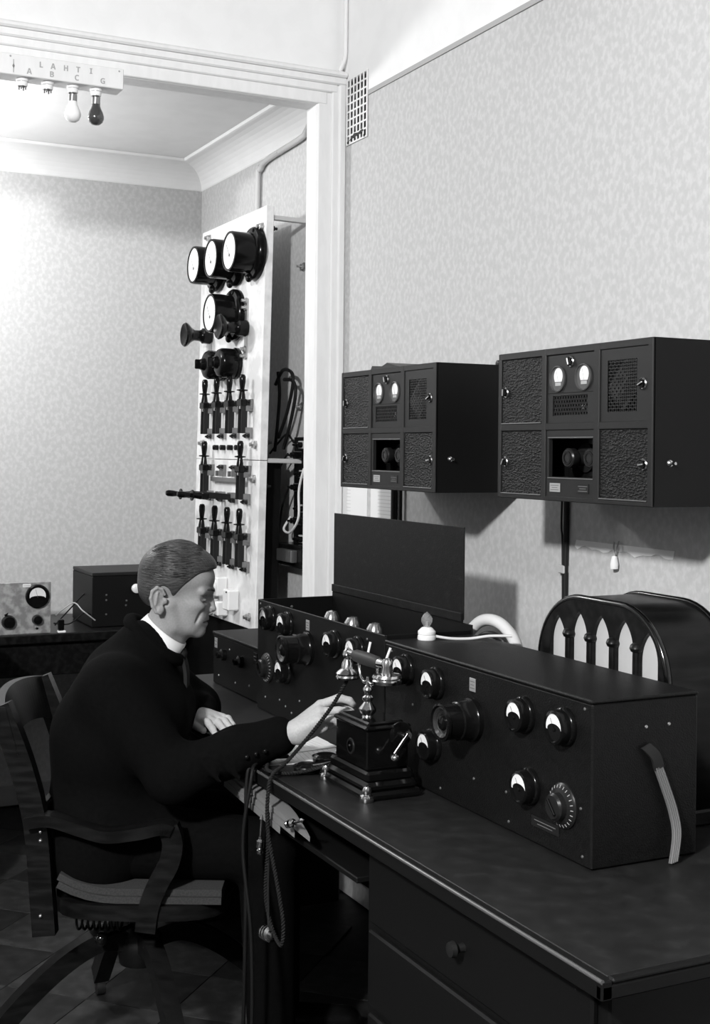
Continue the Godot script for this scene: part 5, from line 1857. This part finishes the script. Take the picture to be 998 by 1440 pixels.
# ---------------------------------------------------------------- the operator; local x forward, y up, z his right (towards the camera)
func person():
	var t := thing("person", "man in a dark suit with combed-back hair seated at the desk, writing", "person", Vector3(0.88, 0, -2.98), deg_to_rad(-26.4))
	var z0 := -0.035   # his middle
	var skin := MB.new()
	skin.st.set_color(Color.WHITE)
	# --- body, one continuous figure
	var f := Flesh.new(Vector3(-0.30, 0.0, -0.42), Vector3(0.62, 1.12, 0.36), 0.012)
	for s in [-1.0, 1.0]:
		f.bone(Vector3(-0.06, 0.56, z0 + s * 0.085), Vector3(0.33, 0.535, z0 + s * 0.10), 0.075, 0.055, 0.05)
		f.bone(Vector3(0.33, 0.535, z0 + s * 0.10), Vector3(0.34, 0.10, z0 + s * 0.10), 0.052, 0.036, 0.02)
		f.bone(Vector3(0.32, 0.055, z0 + s * 0.10), Vector3(0.50, 0.04, z0 + s * 0.12), 0.038, 0.032, 0.03)
	f.bone(Vector3(-0.07, 0.58, z0 - 0.05), Vector3(-0.07, 0.58, z0 + 0.05), 0.105, 0.105, 0.05)
	f.bone(Vector3(-0.065, 0.62, z0), Vector3(-0.045, 0.78, z0), 0.105, 0.105, 0.05)
	f.bone(Vector3(-0.045, 0.80, z0 - 0.06), Vector3(-0.045, 0.80, z0 + 0.06), 0.105, 0.105, 0.05)
	f.bone(Vector3(-0.03, 0.90, z0 - 0.10), Vector3(-0.03, 0.90, z0 + 0.10), 0.072, 0.072, 0.05)
	f.bone(Vector3(0.0, 0.90, z0), Vector3(0.050, 1.02, z0 - 0.015), 0.050, 0.036, 0.03)
	# right arm
	f.bone(Vector3(-0.02, 0.915, z0 + 0.165), Vector3(0.135, 0.738, 0.175), 0.052, 0.042, 0.03)
	f.bone(Vector3(0.135, 0.738, 0.175), Vector3(0.385, 0.834, 0.188), 0.040, 0.026, 0.02)
	# left arm
	f.bone(Vector3(0.0, 0.905, z0 - 0.165), Vector3(0.115, 0.790, -0.285), 0.052, 0.042, 0.03)
	f.bone(Vector3(0.115, 0.790, -0.285), Vector3(0.145, 0.802, -0.150), 0.040, 0.026, 0.02)
	f.mesh(skin)
	# --- head, modelled in units of 0.366 mm about the temple
	var U := 0.000366
	var hp := func(x: float, y: float, z: float) -> Vector3: return Vector3((x - 460.0) * U, (420.0 - y) * U, z * U)
	var hr := func(x: float, y: float, z: float) -> Vector3: return Vector3(x, y, z) * U
	var head := Transform3D(Basis(Vector3.UP, 0.11), Vector3(0.092, 1.130, -0.062))
	var h := Flesh.new(Vector3(-0.125, -0.175, -0.095), Vector3(0.115, 0.135, 0.095), 0.0025)
	h.egg(hp.call(446, 318, 0), hr.call(236, 204, 196), 0.01)
	h.egg(hp.call(592, 345, 0), hr.call(128, 118, 150), 0.015)
	h.egg(hp.call(545, 500, 0), hr.call(138, 170, 152), 0.015)
	for s in [-1.0, 1.0]:
		h.bone(hp.call(684, 430, 24 * s), hp.call(636, 424, 122 * s), 30 * U, 27 * U, 0.010)
		h.egg(hp.call(596, 516, 108 * s), hr.call(60, 40, 42), 0.012)
		h.bone(hp.call(596, 692, 32 * s), hp.call(452, 650, 106 * s), 40 * U, 36 * U, 0.020)
		h.bone(hp.call(452, 650, 106 * s), hp.call(420, 520, 128 * s), 36 * U, 46 * U, 0.020)
		h.egg(hp.call(560, 615, 72 * s), hr.call(70, 72, 52), 0.020)
	h.egg(hp.call(612, 602, 0), hr.call(64, 64, 92), 0.014)
	h.bone(hp.call(614, 694, -20), hp.call(614, 694, 20), 44 * U, 44 * U, 0.010)
	h.egg(hp.call(520, 665, 0), hr.call(115, 62, 105), 0.016)
	# nose
	h.bone(hp.call(692, 452, 0), hp.call(708, 548, 0), 15 * U, 20 * U, 0.006)
	h.egg(hp.call(704, 556, 0), hr.call(24, 18, 20), 0.004)
	for s in [-1.0, 1.0]:
		h.egg(hp.call(682, 562, 26 * s), hr.call(24, 17, 16), 0.004)
		h.egg(hp.call(672, 478, 84 * s), hr.call(54, 30, 56), 0.008, true)
		h.egg(hp.call(618, 480, 76 * s), hr.call(36, 28, 38), 0.002)
		h.bone(hp.call(668, 462, 50 * s), hp.call(632, 462, 114 * s), 7 * U, 7 * U, 0.004)
		h.egg(hp.call(694, 579, 11 * s), hr.call(9, 5, 6), 0.002, true)
	# mouth
	for s in [-1.0, 1.0]:
		h.bone(hp.call(664, 616, 0), hp.call(628, 626, 52 * s), 14 * U, 8 * U, 0.006)
		h.bone(hp.call(655, 652, 0), hp.call(624, 648, 46 * s), 15 * U, 9 * U, 0.006)
		h.egg(hp.call(656, 634, 26 * s), hr.call(46, 5.5, 56), 0.0015, true)
		h.egg(hp.call(612, 596, 112 * s), hr.call(8, 36, 8), 0.008, true, Basis(Vector3.BACK, -0.45))
	# neck
	h.bone(hp.call(420, 610, 0), hp.call(330, 800, 0), 132 * U, 140 * U, 0.02)
	h.bone(hp.call(470, 690, 0), hp.call(420, 830, 0), 70 * U, 80 * U, 0.02)
	# ears
	for s in [-1.0, 1.0]:
		var tilt := Basis(Vector3.BACK, 0.10) * Basis(Vector3.UP, 0.40 * s)
		h.egg(hp.call(352, 460, 192 * s), hr.call(42, 72, 11), 0.003, false, tilt)
		h.egg(hp.call(372, 532, 196 * s), hr.call(24, 27, 14), 0.004, false, tilt)
		h.egg(hp.call(400, 478, 186 * s), hr.call(14, 22, 16), 0.004, false)
		var rim := [[396, 436, 9], [378, 402, 10], [346, 388, 11], [316, 412, 11], [306, 458, 11], [316, 508, 10], [340, 548, 10], [366, 556, 12]]
		for q in 7:
			var a: Array = rim[q]
			var c: Array = rim[q + 1]
			h.bone(hp.call(a[0], a[1], (201 + (350 - a[0]) * 0.28) * s), hp.call(c[0], c[1], (201 + (350 - c[0]) * 0.28) * s), a[2] * U, c[2] * U, 0.003)
		h.bone(hp.call(352, 424, 205 * s), hp.call(338, 500, 207 * s), 7 * U, 7 * U, 0.002)
		h.egg(hp.call(370, 486, 204 * s), hr.call(18, 30, 13), 0.0015, true, tilt)
	skin.st.set_color(Color(0.58, 0.58, 0.58))   # the head is toned darker than the hands
	h.mesh(skin, head)
	skin.st.set_color(Color.WHITE)
	# --- right hand, reaching behind the telephone; units of 0.2214 mm
	var V := 0.0002214
	var rp := func(x: float, y: float, z: float) -> Vector3: return Vector3((x - 240.0) * V, (505.0 - y) * V, z * V)
	var rh := Flesh.new(Vector3(-0.04, -0.05, -0.065), Vector3(0.155, 0.105, 0.055), 0.0027)
	rh.bone(rp.call(150, 530, 0), rp.call(270, 490, 0), 112 * V, 104 * V, 0.01)
	for q in [[-150, 245], [-60, 228], [35, 275], [110, 345]]:
		rh.bone(rp.call(280, 475, q[0] * 0.45), rp.call(505, q[1], q[0]), 96 * V, 54 * V, 0.012)
	rh.bone(rp.call(300, 540, 40), rp.call(540, 420, 70), 66 * V, 56 * V, 0.012)
	rh.bone(rp.call(330, 520, -80), rp.call(520, 440, -60), 60 * V, 56 * V, 0.012)
	for q in [
			[[505, 245, -150, 48], [690, 190, -150, 42], [800, 235, -135, 37], [838, 285, -125, 30]],
			[[505, 228, -60, 49], [694, 156, -58, 44], [800, 180, -55, 39], [842, 222, -52, 31]],
			[[508, 278, 35, 46], [690, 262, 35, 40], [770, 258, 28, 32], [815, 262, 22, 20]],
			[[500, 345, 110, 42], [640, 330, 108, 36], [705, 385, 95, 33], [725, 440, 85, 27]]]:
		for i in 3:
			rh.bone(rp.call(q[i][0], q[i][1], q[i][2]), rp.call(q[i + 1][0], q[i + 1][1], q[i + 1][2]), q[i][3] * V, q[i + 1][3] * V, 0.003)
	rh.bone(rp.call(380, 500, -130), rp.call(560, 470, -190), 52 * V, 46 * V, 0.008)
	rh.bone(rp.call(560, 470, -190), rp.call(690, 420, -170), 44 * V, 40 * V, 0.003)
	rh.bone(rp.call(690, 420, -170), rp.call(790, 360, -140), 40 * V, 30 * V, 0.003)
	rh.mesh(skin, Transform3D(Basis(), Vector3(0.396, 0.838, 0.196)))
	# --- left hand flat on the paper
	var lh := Flesh.new(Vector3(0.09, 0.755, -0.20), Vector3(0.29, 0.85, 0.02), 0.0029)
	var dir := Vector3(0.536, 0, 0.844)
	var side := Vector3(0.844, 0, -0.536)
	var kn := Vector3(0.180, 0.7985, -0.120)
	lh.bone(Vector3(0.130, 0.803, -0.175), Vector3(0.145, 0.803, -0.150), 0.026, 0.024, 0.01)
	var lens := [0.082, 0.094, 0.090, 0.070]
	for i in 4:
		var o: float = [-0.030, -0.009, 0.012, 0.031][i]
		var k: Vector3 = kn + side * o + dir * [-0.004, 0.004, 0.0, -0.010][i]
		lh.bone(Vector3(0.148, 0.800, -0.155) + side * o * 0.4, k, 0.019, 0.0125, 0.010)
		var p1: Vector3 = k + dir * lens[i] * 0.42 + Vector3(0, 0.004, 0)
		var p2: Vector3 = k + dir * lens[i] * 0.76 + Vector3(0, -0.007, 0)
		var p3: Vector3 = k + dir * lens[i] + Vector3(0, -0.020, 0)
		lh.bone(k, p1, 0.0108, 0.0096, 0.003)
		lh.bone(p1, p2, 0.0096, 0.0086, 0.003)
		lh.bone(p2, p3, 0.0086, 0.0070, 0.003)
	lh.bone(Vector3(0.150, 0.795, -0.160) + side * -0.02, kn + side * -0.045 + dir * -0.02 + Vector3(0, -0.008, 0), 0.015, 0.011, 0.008)
	lh.bone(kn + side * -0.045 + dir * -0.02 + Vector3(0, -0.008, 0), kn + side * -0.040 + dir * 0.028 + Vector3(0, -0.016, 0), 0.011, 0.0085, 0.003)
	lh.mesh(skin)
	part("body", skin, M.skin, t)
	# --- hair
	var hf := Flesh.new(Vector3(-0.125, -0.06, -0.095), Vector3(0.115, 0.135, 0.095), 0.0031)
	hf.egg(hp.call(456, 310, 0), hr.call(246, 214, 204), 0.01)
	hf.egg(hp.call(334, 400, 0), hr.call(126, 142, 168), 0.012)
	hf.egg(hp.call(614, 246, 0), hr.call(122, 80, 132), 0.020, false, Basis(Vector3.BACK, -0.40))
	hf.egg(hp.call(700, 530, 0), hr.call(270, 248, 420), 0.006, true)
	for s in [-1.0, 1.0]:
		hf.egg(hp.call(374, 550, 215 * s), hr.call(104, 176, 100), 0.006, true)
	hf.keep_above(hp.call(260, 540, 0), Vector3(-0.25, 0.97, 0).normalized())
	var hb := MB.new()
	hf.mesh(hb)
	# combed strands running from the brow back to the nape
	var rng := RandomNumberGenerator.new()
	rng.seed = 7
	for i in 420:
		var phi := rng.randf_range(-1.72, 1.72)
		var low := absf(phi) / 1.72
		var wob := rng.randf_range(0.0, TAU)
		var lift0 := rng.randf_range(0.985, 1.018)
		var pts := []
		var rad := []
		var t0 := lerpf(0.50, 0.95, low * low) + rng.randf_range(-0.05, 0.55)
		var t1 := minf(t0 + rng.randf_range(0.7, 1.5), 2.75)
		for k in 15:
			var th := lerpf(t0, t1, k / 14.0)
			var ph := phi + signf(phi) * (0.22 * sin(th * 1.1) - 0.10) + 0.035 * sin(th * 5.0 + wob)
			var wave := 1.0 + 0.018 * sin(th * 6.0 + phi * 4.0)
			var x := cos(th)
			var lift := lift0 - 0.03 * pow(absf(k / 7.0 - 1.0), 3.0)
			var p := Vector3(456.0 + 246.0 * x * lift * wave, 310.0 - 214.0 * sin(th) * cos(ph) * lift * wave, 204.0 * sin(th) * sin(ph) * lift * wave)
			# the quiff stands a little above the brow
			p.y -= 26.0 * clampf((p.x - 520.0) / 180.0, 0.0, 1.0) * clampf(1.0 - low * 1.2, 0.0, 1.0)
			var face := pow((p.x - 700.0) / 276.0, 2.0) + pow((p.y - 530.0) / 254.0, 2.0)
			var ear := pow((p.x - 378.0) / 132.0, 2.0) + pow((p.y - 560.0) / 190.0, 2.0)
			if face < 1.0 or (ear < 1.0 and absf(p.z) > 110.0) or p.y > 525.0:
				break
			pts.append(hp.call(p.x, p.y, p.z))
			rad.append(lerpf(0.0004, 0.0020, sin(PI * k / 14.0)))
		if pts.size() > 3:
			hb.tube(pts, rad, 5)
	var hair := part("hair", hb, M.hair, t)
	hair.transform = head
	hb = MB.new()
	for s in [-1.0, 1.0]:
		hb.tube(curve([hp.call(716, 430, 30 * s), hp.call(694, 414, 74 * s), hp.call(648, 418, 134 * s)], 5), [0.002, 0.0026, 0.003, 0.003, 0.003, 0.0032, 0.003, 0.0026, 0.002, 0.0015, 0.001], 8)
	var br := part("eyebrows", hb, M.hair, t)
	br.transform = head
	hb = MB.new()
	for s in [-1.0, 1.0]:
		hb.ball(hp.call(651, 483, 90 * s), Vector3(0.0052, 0.0034, 0.0056), 12)
	var ey := part("eyes", hb, M.ink, t)
	ey.transform = head
	# --- suit jacket
	var j := Flesh.new(Vector3(-0.30, 0.40, -0.44), Vector3(0.45, 1.08, 0.34), 0.010)
	j.bone(Vector3(-0.075, 0.53, z0 - 0.075), Vector3(-0.075, 0.53, z0 + 0.075), 0.125, 0.125, 0.05)
	j.bone(Vector3(-0.06, 0.62, z0 - 0.05), Vector3(-0.045, 0.78, z0 - 0.05), 0.132, 0.132, 0.05)
	j.bone(Vector3(-0.06, 0.62, z0 + 0.05), Vector3(-0.045, 0.78, z0 + 0.05), 0.132, 0.132, 0.05)
	j.bone(Vector3(-0.035, 0.80, z0 - 0.08), Vector3(-0.035, 0.80, z0 + 0.08), 0.135, 0.135, 0.06)
	j.bone(Vector3(0.02, 0.84, z0 - 0.06), Vector3(0.02, 0.84, z0 + 0.06), 0.115, 0.115, 0.06)
	j.bone(Vector3(-0.025, 0.905, z0 - 0.11), Vector3(-0.025, 0.905, z0 + 0.11), 0.088, 0.088, 0.06)
	j.bone(Vector3(-0.02, 0.93, z0), Vector3(0.015, 0.985, z0), 0.085, 0.072, 0.05)
	j.bone(Vector3(-0.04, 0.60, z0 - 0.09), Vector3(0.10, 0.56, z0 - 0.09), 0.10, 0.075, 0.05)
	j.bone(Vector3(-0.04, 0.60, z0 + 0.09), Vector3(0.10, 0.56, z0 + 0.09), 0.10, 0.075, 0.05)
	j.bone(Vector3(-0.025, 0.915, z0 + 0.165), Vector3(0.125, 0.735, 0.175), 0.076, 0.060, 0.04)
	j.bone(Vector3(0.125, 0.735, 0.175), Vector3(0.27, 0.795, 0.182), 0.060, 0.050, 0.03)
	j.bone(Vector3(0.27, 0.795, 0.182), Vector3(0.360, 0.828, 0.186), 0.050, 0.045, 0.03)
	j.bone(Vector3(0.0, 0.905, z0 - 0.165), Vector3(0.115, 0.795, -0.285), 0.076, 0.062, 0.04)
	j.bone(Vector3(0.115, 0.795, -0.285), Vector3(0.140, 0.812, -0.185), 0.058, 0.043, 0.03)
	for q in [[0.05, 0.84, 0.02], [0.08, 0.80, -0.03], [0.20, 0.785, 0.235], [0.24, 0.795, 0.23]]:
		j.bone(Vector3(q[0], q[1], q[2]), Vector3(q[0] + 0.04, q[1] - 0.05, q[2] + 0.01), 0.008, 0.006, 0.02)
	var jb := MB.new()
	j.mesh(jb)
	var jk := part("jacket", jb, M.suit, t)
	jb = MB.new()
	for i in 3:
		jb.ball(Vector3(0.335 - i * 0.020, 0.806 - i * 0.006, 0.2325 + i * 0.003), Vector3.ONE * 0.006, 10)
	part("sleeve_button", jb, M.bakelite, jk)
	# collars: tilted rings about the neck
	var ring := func(c: Vector3, nrm: Vector3, ra: float, rb: float) -> Array:
		var x := nrm.cross(Vector3.BACK).normalized()
		var out := []
		for i in 28:
			var a := TAU * i / 28
			out.append(c + x * cos(a) * ra + Vector3.BACK * sin(a) * rb)
		return out
	var nn := Vector3(0.62, 0.78, 0).normalized()
	var sc: Vector3 = head * hp.call(384, 712, 0)
	jb = MB.new()
	var lo: Array = ring.call(sc - nn * 0.014, nn, 0.0640, 0.060)
	var hi: Array = ring.call(sc + nn * 0.012, nn, 0.0600, 0.056)
	var lo2: Array = ring.call(sc - nn * 0.014, nn, 0.0600, 0.056)
	var hi2: Array = ring.call(sc + nn * 0.012, nn, 0.0570, 0.053)
	jb.smooth()
	for i in 28:
		var k := (i + 1) % 28
		jb.quad(lo[i], lo[k], hi[k], hi[i])
		jb.quad(hi[i], hi[k], hi2[k], hi2[i])
		jb.quad(lo2[k], lo2[i], hi2[i], hi2[k])
	part("shirt_collar", jb, M.shirt, t)
	jb = MB.new()
	jb.tube(ring.call(sc - nn * 0.026 + Vector3(-0.006, 0.004, 0), nn, 0.076, 0.071), 0.0165, 12, true)
	part("jacket_collar", jb, M.suit, t)
	jb = MB.new()
	var front: Vector3 = head * hp.call(505, 850, 0)
	jb.ball(front, Vector3(0.014, 0.016, 0.017), 14)
	jb.strap(curve([front + Vector3(0.004, -0.01, 0), front + Vector3(0.012, -0.05, 0), front + Vector3(0.010, -0.12, 0)], 6), Vector3.BACK, 0.05, 0.008)
	part("necktie", jb, M.tie, t)
	# --- trousers and shoes
	var tr := Flesh.new(Vector3(-0.24, 0.05, -0.26), Vector3(0.45, 0.72, 0.20), 0.012)
	for s in [-1.0, 1.0]:
		tr.bone(Vector3(-0.06, 0.555, z0 + s * 0.085), Vector3(0.33, 0.535, z0 + s * 0.10), 0.092, 0.072, 0.04)
		tr.bone(Vector3(0.33, 0.535, z0 + s * 0.10), Vector3(0.345, 0.10, z0 + s * 0.10), 0.070, 0.056, 0.02)
	var tb := MB.new()
	tr.mesh(tb)
	part("trousers", tb, M.suit, t)
	for s in [-1.0, 1.0]:
		var sh := Flesh.new(Vector3(0.24, 0.0, z0 + s * 0.11 - 0.10), Vector3(0.60, 0.14, z0 + s * 0.11 + 0.10), 0.010)
		sh.bone(Vector3(0.325, 0.050, z0 + s * 0.10), Vector3(0.52, 0.040, z0 + s * 0.12), 0.046, 0.038, 0.03)
		var sb := MB.new()
		sh.mesh(sb)
		part("shoe", sb, M.shoe, t)
